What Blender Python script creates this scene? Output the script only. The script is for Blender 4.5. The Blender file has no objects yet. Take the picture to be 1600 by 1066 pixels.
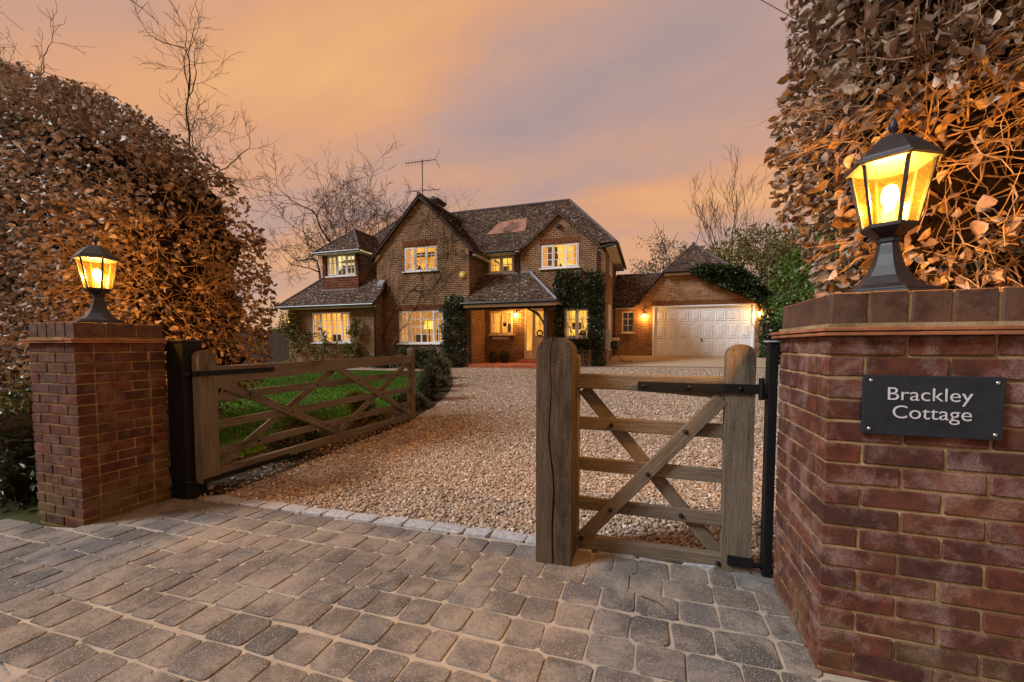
import bpy, bmesh, math, random
import numpy as np
from mathutils import Vector, Matrix
R = math.radians
rng = np.random.default_rng(7)
random.seed(7)
S = bpy.context.scene
COL = S.collection

# ---------------------------------------------------------------- camera, sky, sun, exposure
CAM_H = 1.22
cam_d = bpy.data.cameras.new('camera'); cam = bpy.data.objects.new('camera', cam_d); COL.objects.link(cam)
cam.location = (0, 0, CAM_H); cam.rotation_euler = (R(90-2.801), 0, R(18.576))
cam_d.sensor_width = 36; cam_d.lens = 640.2/1600*36; cam_d.shift_y = 37.85/1600
cam_d.clip_start = .05; cam_d.clip_end = 3000
S.camera = cam
S.view_settings.view_transform = 'Standard'; S.view_settings.look = 'None'; S.view_settings.gamma = 1
S.view_settings.use_curve_mapping = False
S.view_settings.exposure = 1.42
S.cycles.use_denoising = True
S.cycles.max_bounces = 6; S.cycles.transparent_max_bounces = 24
S.cycles.sample_clamp_indirect = 4

SUN_EL, SUN_AZ_VEC = 40, (-.72, -.46)
sun_d = bpy.data.lights.new('sun', 'SUN'); sun = bpy.data.objects.new('sun', sun_d); COL.objects.link(sun)
sun_d.energy = 1.5; sun_d.angle = R(16); sun_d.color = (.91, .96, 1)
_a = Vector((SUN_AZ_VEC[0], SUN_AZ_VEC[1], 0)).normalized()*math.cos(R(SUN_EL)) + Vector((0, 0, math.sin(R(SUN_EL))))
sun.rotation_euler = (-_a).to_track_quat('-Z', 'Y').to_euler()
sun.location = (-8, -6, 12)

world = bpy.data.worlds.new('World'); S.world = world; world.use_nodes = True

class NT:
    """tiny node-tree helper"""
    def __init__(s, tree): s.t = tree; s.n = tree.nodes; s.l = tree.links
    def add(s, typ, **kw):
        n = s.n.new('ShaderNode'+typ)
        for k, v in kw.items():
            if k.startswith('i_'):
                key = k[2:]
                key = int(key) if key.isdigit() else key
                s.put(n.inputs[key], v)
            else: setattr(n, k, v)
        return n
    def put(s, sock, v):
        if isinstance(v, bpy.types.NodeSocket): s.l.new(v, sock)
        elif isinstance(v, bpy.types.Node): s.l.new(v.outputs[0], sock)
        else:
            if hasattr(sock.default_value, '__len__') and not hasattr(v, '__len__'): v = [v]*len(sock.default_value)
            if hasattr(v, '__len__') and len(sock.default_value) == 4 and len(v) == 3: v = (*v, 1)
            sock.default_value = v
    def math(s, op, a, b=0., clamp=False):
        n = s.add('Math', operation=op, use_clamp=clamp); s.put(n.inputs[0], a); s.put(n.inputs[1], b); return n.outputs[0]
    def ramp(s, fac, stops, interp='LINEAR'):
        n = s.add('ValToRGB'); n.color_ramp.interpolation = interp
        e = n.color_ramp.elements
        while len(e) < len(stops): e.new(.5)
        for q, (p, c) in zip(e, stops):
            q.position = p; q.color = (*c, 1) if hasattr(c, '__len__') else (c, c, c, 1)
        s.put(n.inputs[0], fac); return n.outputs[0]
    def mix(s, fac, a, b, blend='MIX'):
        n = s.add('Mix', data_type='RGBA', blend_type=blend)
        s.put(n.inputs[0], fac); s.put(n.inputs[6], a); s.put(n.inputs[7], b); return n.outputs[2]
    def noise(s, vec, scale, detail=3, rough=.55, dist=0):
        n = s.add('TexNoise'); n.inputs['Scale'].default_value = scale; n.inputs['Detail'].default_value = detail
        n.inputs['Roughness'].default_value = rough; n.inputs['Distortion'].default_value = dist
        if vec is not None: s.put(n.inputs['Vector'], vec)
        return n.outputs[0]
    def mapping(s, vec, scale=(1, 1, 1), rot=(0, 0, 0), loc=(0, 0, 0)):
        n = s.add('Mapping'); s.put(n.inputs[0], vec); n.inputs['Scale'].default_value = scale
        n.inputs['Rotation'].default_value = rot; n.inputs['Location'].default_value = loc; return n.outputs[0]
    def bump(s, height, strength=.5, dist=.01):
        n = s.add('Bump'); n.inputs['Strength'].default_value = strength; n.inputs['Distance'].default_value = dist
        s.put(n.inputs['Height'], height); return n.outputs[0]

def build_world():
    t = NT(world.node_tree); t.n.clear()
    out = t.add('OutputWorld'); bg = t.add('Background')
    tc = t.add('TexCoord').outputs['Generated']
    sky = t.add('TexSky', sky_type='NISHITA'); sky.sun_disc = False
    sky.sun_elevation = R(SUN_EL); sky.sun_rotation = math.atan2(_a.x, _a.y)
    sep = t.add('SeparateXYZ', i_0=tc); z = sep.outputs[2]
    # cloud sheet: project the direction on a plane overhead
    zz = t.math('MAXIMUM', t.math('ADD', z, .22), .1)
    pl = t.add('CombineXYZ', i_0=t.math('DIVIDE', sep.outputs[0], zz), i_1=t.math('DIVIDE', sep.outputs[1], zz))
    m1 = t.mapping(pl, scale=(.5, 1.0, 1), rot=(0, 0, R(-30)), loc=(3, 1, 0))
    n1 = t.noise(m1, 1.15, 5, .52, .5)
    n2 = t.noise(t.mapping(pl, scale=(.8, 2.0, 1), rot=(0, 0, R(-26)), loc=(4, 2, 0)), 1.7, 4, .5, .3)
    f = t.math('ADD', t.math('MULTIPLY', n1, .72), t.math('MULTIPLY', n2, .28))
    clouds = t.ramp(f, [(.33, (.40, .29, .28)), (.43, (.50, .315, .265)), (.50, (.62, .335, .215)), (.58, (.74, .365, .18)), (.68, (.82, .44, .185))])
    low = t.ramp(z, [(.0, 1.), (.10, .75), (.28, 0.)])
    clouds = t.mix(t.math('MULTIPLY', low, .6), clouds, (.60, .38, .26))
    col = t.mix(.003, clouds, sky.outputs[0], 'ADD')
    t.put(bg.inputs[0], col); bg.inputs[1].default_value = .39
    t.l.new(bg.outputs[0], out.inputs[0])
build_world()

# ---------------------------------------------------------------- helpers
def g(x, y):
    prof = np.interp(y, [2.5, 14.9, 16.1, 19.5, 40], [0, .34, .42, .73, .9])
    return prof + (.021+.0265*np.clip(x, -7, 1.8))*np.interp(y, [2.5, 8], [1, 0])

class MB:
    def __init__(s): s.v = []; s.f = []; s.r = []
    def quad(s, *p, rnd=0.):
        n = len(s.v); s.v += [tuple(q) for q in p]; s.f.append(tuple(range(n, n+len(p)))); s.r.append(rnd); return s
    def box(s, x0, x1, y0, y1, z0, z1, rnd=0.):
        n = len(s.v)
        s.v += [(x0, y0, z0), (x1, y0, z0), (x1, y1, z0), (x0, y1, z0), (x0, y0, z1), (x1, y0, z1), (x1, y1, z1), (x0, y1, z1)]
        for q in ((0, 3, 2, 1), (4, 5, 6, 7), (0, 1, 5, 4), (1, 2, 6, 5), (2, 3, 7, 6), (3, 0, 4, 7)):
            s.f.append(tuple(n+i for i in q)); s.r.append(rnd)
        return s
    def loft(s, rings, caps=True, closed=True):
        n0 = len(s.v); k = len(rings[0])
        for r in rings: s.v += [tuple(p) for p in r]
        for i in range(len(rings)-1):
            for j in range(k if closed else k-1):
                a = n0+i*k+j; b = n0+i*k+(j+1) % k
                s.f.append((a, b, b+k, a+k)); s.r.append(0)
        if caps:
            s.f.append(tuple(n0+j for j in reversed(range(k)))); s.r.append(0)
            s.f.append(tuple(n0+(len(rings)-1)*k+j for j in range(k))); s.r.append(0)
        return s
    def tube(s, pts, rad, n=6, caps=True):
        pts = [Vector(p) for p in pts]
        if not hasattr(rad, '__len__'): rad = [rad]*len(pts)
        rings = []
        up = Vector((0, 0, 1))
        for i, p in enumerate(pts):
            d = (pts[min(i+1, len(pts)-1)]-pts[max(i-1, 0)])
            if d.length < 1e-9: d = Vector((0, 0, 1))
            d.normalize()
            a = d.cross(up if abs(d.z) < .95 else Vector((1, 0, 0))); a.normalize(); b = d.cross(a)
            rings.append([p+(a*math.cos(2*math.pi*j/n)+b*math.sin(2*math.pi*j/n))*rad[i] for j in range(n)])
        return s.loft(rings, caps)
    def lathe(s, prof, c=(0, 0), n=16, rot=0.):
        rings = [[(c[0]+r*math.cos(2*math.pi*j/n+rot), c[1]+r*math.sin(2*math.pi*j/n+rot), z) for j in range(n)] for r, z in prof]
        return s.loft(rings)
    def poly_prism(s, poly, f0, f1):
        """poly: list of 2D; f0,f1: functions mapping 2D->3D for both ends"""
        n = len(poly); a = [f0(*p) for p in poly]; b = [f1(*p) for p in poly]
        return s.loft([a, b])
    def build(s, name, mat, parent=None, smooth=False, bevel=0, rnd=False, mesh_only=False):
        me = bpy.data.meshes.new(name); me.from_pydata(s.v, [], s.f); me.update()
        if rnd:
            at = me.attributes.new('rnd', 'FLOAT', 'FACE'); at.data.foreach_set('value', np.array(s.r, dtype=np.float32))
        bm = bmesh.new(); bm.from_mesh(me); bmesh.ops.recalc_face_normals(bm, faces=bm.faces); bm.to_mesh(me); bm.free()
        if smooth: me.polygons.foreach_set('use_smooth', np.ones(len(me.polygons), dtype=bool))
        me.materials.append(mat)
        if mesh_only: return me
        return obj(name, me, parent, bevel)

def obj(name, me, parent=None, bevel=0):
    o = bpy.data.objects.new(name, me); COL.objects.link(o)
    if parent is not None: o.parent = parent
    if bevel:
        m = o.modifiers.new('b', 'BEVEL'); m.width = bevel; m.segments = 2; m.limit_method = 'ANGLE'; m.angle_limit = R(40)
    return o
def tag(o, label, cat, group=None):
    o['label'] = label; o['category'] = cat
    if group: o['group'] = group
    return o
def thing(name, label, cat, loc=(0, 0, 0), group=None):
    o = bpy.data.objects.new(name, None); COL.objects.link(o); o.location = loc; o.empty_display_size = .1
    return tag(o, label, cat, group)
def structure(o): o['kind'] = 'structure'; return o
def stuff(o): o['kind'] = 'stuff'; return o
def rawmesh(name, V, F, mat, rnd=None, smooth=False):
    """V (n,3) array, F (m,k) array of triangles or quads"""
    me = bpy.data.meshes.new(name); k = F.shape[1]
    me.vertices.add(len(V)); me.vertices.foreach_set('co', V.astype(np.float32).ravel())
    me.loops.add(F.size); me.loops.foreach_set('vertex_index', F.astype(np.int32).ravel())
    me.polygons.add(len(F)); me.polygons.foreach_set('loop_start', np.arange(0, F.size, k, dtype=np.int32))
    me.polygons.foreach_set('loop_total', np.full(len(F), k, dtype=np.int32))
    if smooth: me.polygons.foreach_set('use_smooth', np.ones(len(F), dtype=bool))
    me.update(calc_edges=True)
    if rnd is not None:
        at = me.attributes.new('rnd', 'FLOAT', 'FACE'); at.data.foreach_set('value', rnd.astype(np.float32))
    me.materials.append(mat); return me

# ---------------------------------------------------------------- materials
MATS = {}
def new_mat(name):
    m = bpy.data.materials.new(name); m.use_nodes = True; t = NT(m.node_tree)
    b = t.n['Principled BSDF']; MATS[name] = m
    return m, t, b
def setp(b, rough=.7, spec=.3, metal=0.):
    b.inputs['Roughness'].default_value = rough; b.inputs['Specular IOR Level'].default_value = spec; b.inputs['Metallic'].default_value = metal
def plain(name, col, rough=.6, spec=.3, metal=0., var=.12, scale=6., bump=0.):
    m, t, b = new_mat(name); setp(b, rough, spec, metal)
    pos = t.add('NewGeometry').outputs['Position']; n = t.noise(pos, scale, 4)
    c = t.mix(t.ramp(n, [(.3, 0.), (.7, 1.)]), tuple(x*(1-var) for x in col), tuple(min(1, x*(1+var)) for x in col))
    t.put(b.inputs['Base Color'], c)
    if bump: t.put(b.inputs['Normal'], t.bump(t.noise(pos, scale*6, 4), bump, .004))
    return m
def emis(name, col, strength):
    m, t, b = new_mat(name); t.put(b.inputs['Base Color'], (0, 0, 0)); t.put(b.inputs['Emission Color'], col); b.inputs['Emission Strength'].default_value = strength
    return m

def wood_mat(name, dark, light, green=.0):
    m, t, b = new_mat(name); setp(b, .8, .2)
    oc = t.add('TexCoord').outputs['Object']; rn = t.add('ObjectInfo').outputs['Random']
    off = t.add('VectorMath', operation='ADD'); t.put(off.inputs[0], oc)
    t.put(off.inputs[1], t.add('CombineXYZ', i_0=t.math('MULTIPLY', rn, 9.), i_1=t.math('MULTIPLY', rn, 5.)))
    v = off.outputs[0]
    grain = t.noise(t.mapping(v, scale=(2.6, 60, 60)), 1.6, 7, .75, .5)
    broad = t.noise(t.mapping(v, scale=(1.6, 5, 5)), 1.3, 4, .6)
    speck = t.noise(v, 130, 2, .6)
    c = t.ramp(grain, [(.3, dark), (.5, tuple(.5*(a+q) for a, q in zip(dark, light))), (.68, light)])
    c = t.mix(t.ramp(broad, [(.35, 0.), (.7, .55)]), c, tuple(q*1.25 for q in light))
    c = t.mix(t.ramp(broad, [(.28, .6), (.42, 0.)]), c, tuple(q*.45 for q in dark))
    c = t.mix(t.ramp(speck, [(.62, 0.), (.72, .55)]), c, (.30, .28, .22))
    c = t.mix(.25, c, t.mix(rn, (.8, .8, .8), (1.25, 1.2, 1.1)), 'MULTIPLY')
    t.put(b.inputs['Base Color'], c)
    h = t.math('ADD', grain, t.math('MULTIPLY', speck, .3))
    t.put(b.inputs['Normal'], t.bump(h, .9, .009)); return m
M_wood = wood_mat('oak', (.036, .027, .019), (.17, .138, .10))
M_woodpost = wood_mat('oak_post', (.020, .0145, .0095), (.095, .070, .046))

def brick_unit_mat(name, cols, bloom, moss):
    m, t, b = new_mat(name); setp(b, .85, .2)
    oc = t.add('TexCoord').outputs['Object']; rn = t.add('ObjectInfo').outputs['Random']; pos = t.add('NewGeometry').outputs['Position']
    base = t.ramp(rn, [(i/(len(cols)-1), c) for i, c in enumerate(cols)])
    v = t.add('VectorMath', operation='ADD'); t.put(v.inputs[0], oc); t.put(v.inputs[1], t.add('CombineXYZ', i_0=t.math('MULTIPLY', rn, 31.), i_2=t.math('MULTIPLY', rn, 17.)))
    v = v.outputs[0]
    n1 = t.noise(v, 14, 4, .65); n2 = t.noise(v, 160, 3, .7); n3 = t.noise(pos, 5, 5, .65)
    c = t.mix(t.ramp(n1, [(.35, .75), (.6, 0.)]), base, (.035, .014, .012))
    c = t.mix(t.ramp(n2, [(.3, .45), (.5, 0.)]), c, (.03, .015, .012))
    if bloom:
        e = t.math('MULTIPLY', t.ramp(t.noise(pos, 7, 5, .7, .4), [(.48, 0.), (.70, 1.)]), t.ramp(n2, [(.36, .35), (.6, 1.)]))
        c = t.mix(t.math('MULTIPLY', e, bloom), c, (.46, .33, .30))
    if moss:
        sp = t.add('SeparateXYZ', i_0=pos)
        lowz = t.ramp(sp.outputs[2], [(.05, 1.), (.28, 0.)])
        e = t.math('MULTIPLY', t.ramp(n3, [(.42, 0.), (.62, 1.)]), t.math('ADD', t.math('MULTIPLY', lowz, .8), .12))
        c = t.mix(t.math('MULTIPLY', e, moss), c, (.10, .085, .028))
    t.put(b.inputs['Base Color'], c)
    t.put(b.inputs['Normal'], t.bump(t.math('ADD', t.math('MULTIPLY', n1, .6), n2), .55, .004)); return m
M_brickR = brick_unit_mat('pier_brick_red', [(.095, .030, .020), (.14, .042, .025), (.068, .026, .023), (.15, .056, .030), (.105, .034, .021)], .5, .9)
M_brickL = brick_unit_mat('pier_brick_dark', [(.085, .025, .017), (.125, .036, .02), (.055, .022, .018), (.13, .05, .026), (.08, .025, .016)], .25, .9)
M_cope = brick_unit_mat('coping_brick', [(.085, .05, .032), (.12, .06, .038), (.07, .04, .03)], .1, .6)

def mortar_mat(name, c1, c2):
    m, t, b = new_mat(name); setp(b, .95, .1); pos = t.add('NewGeometry').outputs['Position']
    n = t.noise(pos, 9, 5, .65); n2 = t.noise(pos, 120, 3)
    t.put(b.inputs['Base Color'], t.mix(t.ramp(n, [(.35, 0.), (.65, 1.)]), c1, c2)); t.put(b.inputs['Normal'], t.bump(n2, .6, .004)); return m
M_mortarR = mortar_mat('mortar_buff', (.16, .11, .05), (.34, .26, .15))
M_mortarL = mortar_mat('mortar_ochre', (.12, .085, .03), (.28, .20, .085))

def wall_brick_mat(name, c1, c2, mort):
    m, t, b = new_mat(name); setp(b, .9, .15)
    ge = t.add('NewGeometry'); sp = t.add('SeparateXYZ', i_0=ge.outputs['Position']); sn = t.add('SeparateXYZ', i_0=ge.outputs['Normal'])
    u = t.math('ADD', t.math('MULTIPLY', sp.outputs[0], t.math('ABSOLUTE', sn.outputs[1])), t.math('MULTIPLY', sp.outputs[1], t.math('ABSOLUTE', sn.outputs[0])))
    vec = t.add('CombineXYZ', i_0=u, i_1=sp.outputs[2])
    br = t.add('TexBrick', offset=.5); t.put(br.inputs['Vector'], vec)
    br.inputs['Scale'].default_value = 1; br.inputs['Brick Width'].default_value = .225; br.inputs['Row Height'].default_value = .075
    br.inputs['Mortar Size'].default_value = .0085; br.inputs['Mortar Smooth'].default_value = .1
    t.put(br.inputs['Color1'], c1); t.put(br.inputs['Color2'], c2); t.put(br.inputs['Mortar'], mort); br.inputs['Bias'].default_value = 0
    n = t.noise(ge.outputs['Position'], 2.2, 5, .65); n2 = t.noise(vec, 30, 3)
    c = t.mix(t.ramp(n, [(.35, .5), (.6, 0.)]), br.outputs[0], tuple(.45*a for a in c1))
    c = t.mix(t.ramp(n2, [(.58, 0.), (.75, .5)]), c, tuple(1.35*a for a in c2))
    t.put(b.inputs['Base Color'], c)
    t.put(b.inputs['Normal'], t.bump(t.math('SUBTRACT', 1., br.outputs[1]), .6, .008)); return m
M_wall = wall_brick_mat('house_brick', (.095, .042, .022), (.20, .095, .046), (.44, .32, .19))
M_wallG = wall_brick_mat('garage_brick', (.17, .07, .034), (.31, .155, .075), (.46, .34, .20))
M_soldier = plain('soldier_brick', (.16, .062, .028), .9, .1, var=.5, scale=14)
M_quarry = plain('quarry_tile', (.30, .085, .035), .6, .3, var=.25, scale=8)

def tile_mat(name, cols, lichen):
    m, t, b = new_mat(name); setp(b, .9, .15)
    at = t.add('Attribute', attribute_name='rnd').outputs['Fac']; pos = t.add('NewGeometry').outputs['Position']
    c = t.ramp(at, [(i/(len(cols)-1), q) for i, q in enumerate(cols)])
    n = t.noise(pos, 1.6, 5, .65)
    c = t.mix(t.ramp(n, [(.48, 0.), (.64, .7)]), c, (.024, .02, .016))
    if lichen:
        n2 = t.noise(pos, 11, 4, .75); n3 = t.noise(pos, 1.1, 3)
        f = t.math('MULTIPLY', t.ramp(n2, [(.57, 0.), (.62, 1.)]), t.ramp(n3, [(.36, .25), (.58, 1.)]))
        c = t.mix(t.math('MULTIPLY', f, lichen), c, (.52, .47, .38))
    t.put(b.inputs['Base Color'], c); t.put(b.inputs['Normal'], t.bump(t.noise(pos, 60, 3), .4, .004)); return m
M_tile = tile_mat('clay_tile', [(.036, .025, .02), (.08, .045, .031), (.06, .043, .034), (.115, .066, .043), (.048, .031, .024)], 1.)
M_tilehang = tile_mat('hung_tile', [(.12, .045, .024), (.19, .075, .035), (.09, .04, .024)], .0)
M_tilenew = tile_mat('new_tile', [(.36, .20, .15), (.42, .25, .19), (.32, .18, .13)], .0)
M_ridge = plain('ridge_tile', (.09, .075, .08), .8, .2, var=.4, scale=5)
M_lead = plain('lead', (.19, .20, .23), .6, .3, var=.2)
M_white = plain('white_paint', (.74, .74, .74), .4, .4, var=.03)
M_cream = plain('cream_paint', (.62, .53, .36), .45, .4, var=.05)
M_black = plain('black_iron', (.006, .0062, .007), .6, .2, var=.3, scale=30, bump=.25)
M_lampblack = plain('lamp_black', (.011, .013, .017), .45, .4, var=.3, scale=40, bump=.15)
M_dkwood = plain('dark_timber', (.05, .03, .02), .8, .2, var=.3)
M_gutter = plain('black_gutter', (.014, .014, .015), .4, .4, var=.1)
M_soffit = plain('soffit_cream', (.58, .50, .38), .6, .3, var=.06)
M_slate = plain('slate', (.013, .018, .024), .6, .3, var=.3, scale=16, bump=.25)
M_letter = plain('letter_silver', (.50, .51, .55), .5, .4, var=.03)
M_screw = plain('screw_steel', (.55, .55, .56), .3, .5, metal=1., var=.05)
M_yellow = plain('alarm_yellow', (.62, .36, .02), .45, .4, var=.05)
M_pot = plain('pot_black', (.025, .027, .024), .6, .3, var=.2)
M_aerial = plain('aerial_metal', (.10, .10, .11), .5, .4, var=.1)
M_greybox = plain('grey_plastic', (.33, .34, .35), .5, .3, var=.05)
M_reel = plain('reel_green', (.05, .075, .06), .5, .3, var=.1)
M_hose = plain('hose', (.09, .065, .04), .6, .3, var=.1)
M_bark = plain('bark', (.085, .062, .045), .9, .1, var=.5, scale=9, bump=.6)
M_twig = plain('beech_twig', (.24, .15, .085), .85, .15, var=.4, scale=14, bump=.4)
M_core = plain('foliage_shade_core', (.016, .011, .007), 1., 0., var=.5, scale=12)  # near-black filler colour: interior shade of the foliage painted on a solid core
M_stem = plain('wisteria_stem', (.19, .145, .105), .9, .1, var=.4, scale=14)
M_soil = plain('soil', (.045, .031, .02), 1., .05, var=.5, scale=7, bump=1.)
M_terrain = plain('rough_ground', (.045, .05, .02), 1., .05, var=.5, scale=1.5, bump=.8)
M_road = plain('road_concrete', (.30, .27, .23), .95, .1, var=.18, scale=14, bump=.6)
M_apron = plain('bound_gravel', (.30, .235, .165), .95, .1, var=.16, scale=20, bump=.7)

def leaf_mat(name, stops, rough=.6, spec=.25, trans=.3):
    m, t, b = new_mat(name); setp(b, rough, spec)
    at = t.add('Attribute', attribute_name='rnd').outputs['Fac']; pos = t.add('NewGeometry').outputs['Position']
    c = t.ramp(at, stops); c = t.mix(t.ramp(t.noise(pos, 55, 3), [(.35, .5), (.6, 0.)]), c, tuple(x*.5 for x in stops[0][1]))
    t.put(b.inputs['Base Color'], c)
    if trans:
        tr = t.add('BsdfTranslucent'); t.put(tr.inputs[0], c); mx = t.add('MixShader', i_0=trans)
        t.l.new(b.outputs[0], mx.inputs[1]); t.l.new(tr.outputs[0], mx.inputs[2]); t.l.new(mx.outputs[0], t.n['Material Output'].inputs[0])
    return m
M_beech = leaf_mat('beech_leaf', [(0, (.15, .085, .05)), (.35, (.25, .155, .095)), (.7, (.37, .26, .18)), (1, (.58, .47, .37))], .48, .4, .22)
M_ivy = leaf_mat('ivy_leaf', [(0, (.018, .032, .010)), (.6, (.032, .055, .017)), (1, (.065, .085, .03))], .4, .45, .12)
M_laurel = leaf_mat('laurel_leaf', [(0, (.05, .10, .018)), (.6, (.085, .16, .028)), (1, (.16, .23, .055))], .4, .4, .25)
M_olive = leaf_mat('olive_leaf', [(0, (.11, .11, .035)), (.6, (.19, .17, .055)), (1, (.32, .27, .11))], .6, .2, .25)
M_shrub = leaf_mat('shrub_leaf', [(0, (.035, .05, .022)), (.6, (.07, .09, .038)), (1, (.13, .14, .07))], .6, .2, .2)
M_climb = leaf_mat('climber_leaf', [(0, (.10, .10, .025)), (.6, (.20, .18, .05)), (1, (.34, .26, .09))], .55, .25, .25)
M_pink = leaf_mat('camellia_petal', [(0, (.5, .14, .18)), (1, (.65, .28, .3))], .6, .2, .2)
M_grassb = leaf_mat('grass_blade', [(0, (.05, .13, .012)), (.6, (.085, .20, .018)), (1, (.13, .24, .03))], .6, .2, .25)

def lawn_mat():
    m, t, b = new_mat('lawn'); setp(b, .95, .1); pos = t.add('NewGeometry').outputs['Position']
    c = t.mix(t.noise(pos, 3, 5, .7), (.05, .125, .012), (.09, .20, .02)); t.put(b.inputs['Base Color'], c)
    t.put(b.inputs['Normal'], t.bump(t.noise(pos, 50, 4, .7), .9, .03)); return m
M_lawn = lawn_mat()
def gravel_mat():
    m, t, b = new_mat('gravel_bed'); setp(b, .9, .2); pos = t.add('NewGeometry').outputs['Position']
    vo = t.add('TexVoronoi', feature='F1'); vo.inputs['Scale'].default_value = 42; t.put(vo.inputs['Vector'], pos)
    r = t.add('SeparateColor', i_0=vo.outputs['Color']).outputs[0]
    c = t.ramp(r, [(0, (.13, .095, .065)), (.3, (.29, .22, .155)), (.6, (.40, .31, .22)), (.8, (.29, .25, .21)), (1, (.58, .51, .43))])
    c = t.mix(t.ramp(vo.outputs['Distance'], [(.45, 0.), (.8, .7)]), c, (.06, .04, .025))
    c = t.mix(t.ramp(t.noise(pos, .9, 4), [(.4, 0.), (.7, .25)]), c, (.17, .12, .08))
    t.put(b.inputs['Base Color'], c); t.put(b.inputs['Normal'], t.bump(t.math('SUBTRACT', 1., vo.outputs['Distance']), .9, .012)); return m
M_gravel = gravel_mat()
def pebble_mat():
    m, t, b = new_mat('pebble'); setp(b, .75, .3); rn = t.add('ObjectInfo').outputs['Random']
    c = t.ramp(rn, [(0, (.14, .098, .065)), (.25, (.28, .20, .135)), (.5, (.40, .30, .205)), (.7, (.33, .275, .22)), (.86, (.24, .215, .20)), (1, (.66, .59, .50))])
    t.put(b.inputs['Base Color'], c); return m
M_pebble = pebble_mat()
def sett_mat():
    m, t, b = new_mat('sett'); setp(b, .8, .3); pos = t.add('NewGeometry').outputs['Position']; rn = t.add('ObjectInfo').outputs['Random']
    c = t.ramp(rn, [(0, (.066, .064, .062)), (.35, (.098, .086, .076)), (.6, (.082, .083, .088)), (.8, (.115, .098, .082)), (1, (.092, .092, .097))])
    sp = t.noise(pos, 150, 3, .75); c = t.mix(t.ramp(sp, [(.56, 0.), (.66, .85)]), c, (.40, .38, .35)); c = t.mix(t.ramp(sp, [(.26, .7), (.42, 0.)]), c, (.03, .026, .022))
    sand = t.math('MULTIPLY', t.ramp(t.noise(pos, 2.3, 5, .7, .3), [(.44, 0.), (.58, 1.)]), t.ramp(t.noise(pos, 60, 4, .7), [(.35, .3), (.55, 1.)]))
    c = t.mix(t.math('MULTIPLY', sand, .8), c, (.25, .22, .18))
    dk = t.ramp(t.noise(pos, 3.1, 4, .7), [(.26, .6), (.40, 0.)]); c = t.mix(dk, c, (.04, .036, .03))
    t.put(b.inputs['Base Color'], c); t.put(b.inputs['Normal'], t.bump(t.math('ADD', sp, t.noise(pos, 40, 3)), .55, .005)); return m
M_sett = sett_mat()
M_sand = plain('jointing_sand', (.30, .265, .215), 1., .05, var=.2, scale=9, bump=.5)
M_granite = plain('granite_sett', (.30, .315, .33), .8, .3, var=.3, scale=40, bump=.6)

def glass_mat():
    m, t, b = new_mat('window_glass'); t.n.remove(b)
    tr = t.add('BsdfTransparent'); gl = t.add('BsdfGlossy'); gl.inputs['Roughness'].default_value = .03
    lw = t.add('LayerWeight'); lw.inputs[0].default_value = .25
    mx = t.add('MixShader'); t.put(mx.inputs[0], t.math('ADD', t.math('MULTIPLY', lw.outputs[0], .5), .05))
    t.l.new(tr.outputs[0], mx.inputs[1]); t.l.new(gl.outputs[0], mx.inputs[2]); t.l.new(mx.outputs[0], t.n['Material Output'].inputs[0]); return m
M_glass = glass_mat()
def amber_mat():
    m, t, b = new_mat('amber_glass'); t.n.remove(b); pos = t.add('NewGeometry').outputs['Position']
    tr = t.add('BsdfTransparent'); t.put(tr.inputs[0], (1, .50, .10))
    tl = t.add('BsdfTranslucent'); t.put(tl.inputs[0], (1., .42, .03))
    gl = t.add('BsdfGlossy'); gl.inputs['Roughness'].default_value = .2
    m1 = t.add('MixShader'); t.put(m1.inputs[0], t.ramp(t.noise(pos, 70, 3), [(.3, .004), (.7, .009)])); t.l.new(tr.outputs[0], m1.inputs[1]); t.l.new(tl.outputs[0], m1.inputs[2])
    m2 = t.add('MixShader', i_0=.05); t.l.new(m1.outputs[0], m2.inputs[1]); t.l.new(gl.outputs[0], m2.inputs[2])
    t.l.new(m2.outputs[0], t.n['Material Output'].inputs[0]); return m
M_amber = amber_mat()
M_bulb = emis('bulb', (1, .78, .40), 14.)
M_bulbs = emis('wall_bulb', (1, .72, .32), 9.)
def room_mat(name, col, strength):
    m, t, b = new_mat(name); pos = t.add('NewGeometry').outputs['Position']
    n = t.noise(t.mapping(pos, scale=(1.6, 1.6, 1.2)), 1.4, 3, .6)
    t.put(b.inputs['Base Color'], (.4, .3, .15)); t.put(b.inputs['Emission Color'], t.mix(t.ramp(n, [(.35, 0.), (.65, 1.)]), tuple(q*a for q, a in zip(col, (.55, .45, .3))), col))
    b.inputs['Emission Strength'].default_value = strength; return m
M_room = room_mat('lit_room', (1., .50, .085), .42)
M_roompale = room_mat('lit_room_pale', (.85, .80, .44), .42)
M_roomlemon = room_mat('lit_room_lemon', (1., .62, .11), .42)
M_roomdim = room_mat('lit_room_dim', (.8, .40, .10), .22)
M_curtain = room_mat('lit_curtain', (.85, .40, .10), .26)
M_shade = emis('lit_lamp_shade', (1., .62, .07), .6)
M_furn = plain('furniture', (.05, .03, .015), .7, .2, var=.4)
M_darkroom = plain('dark_room', (.035, .03, .025), .9, .1)

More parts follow.
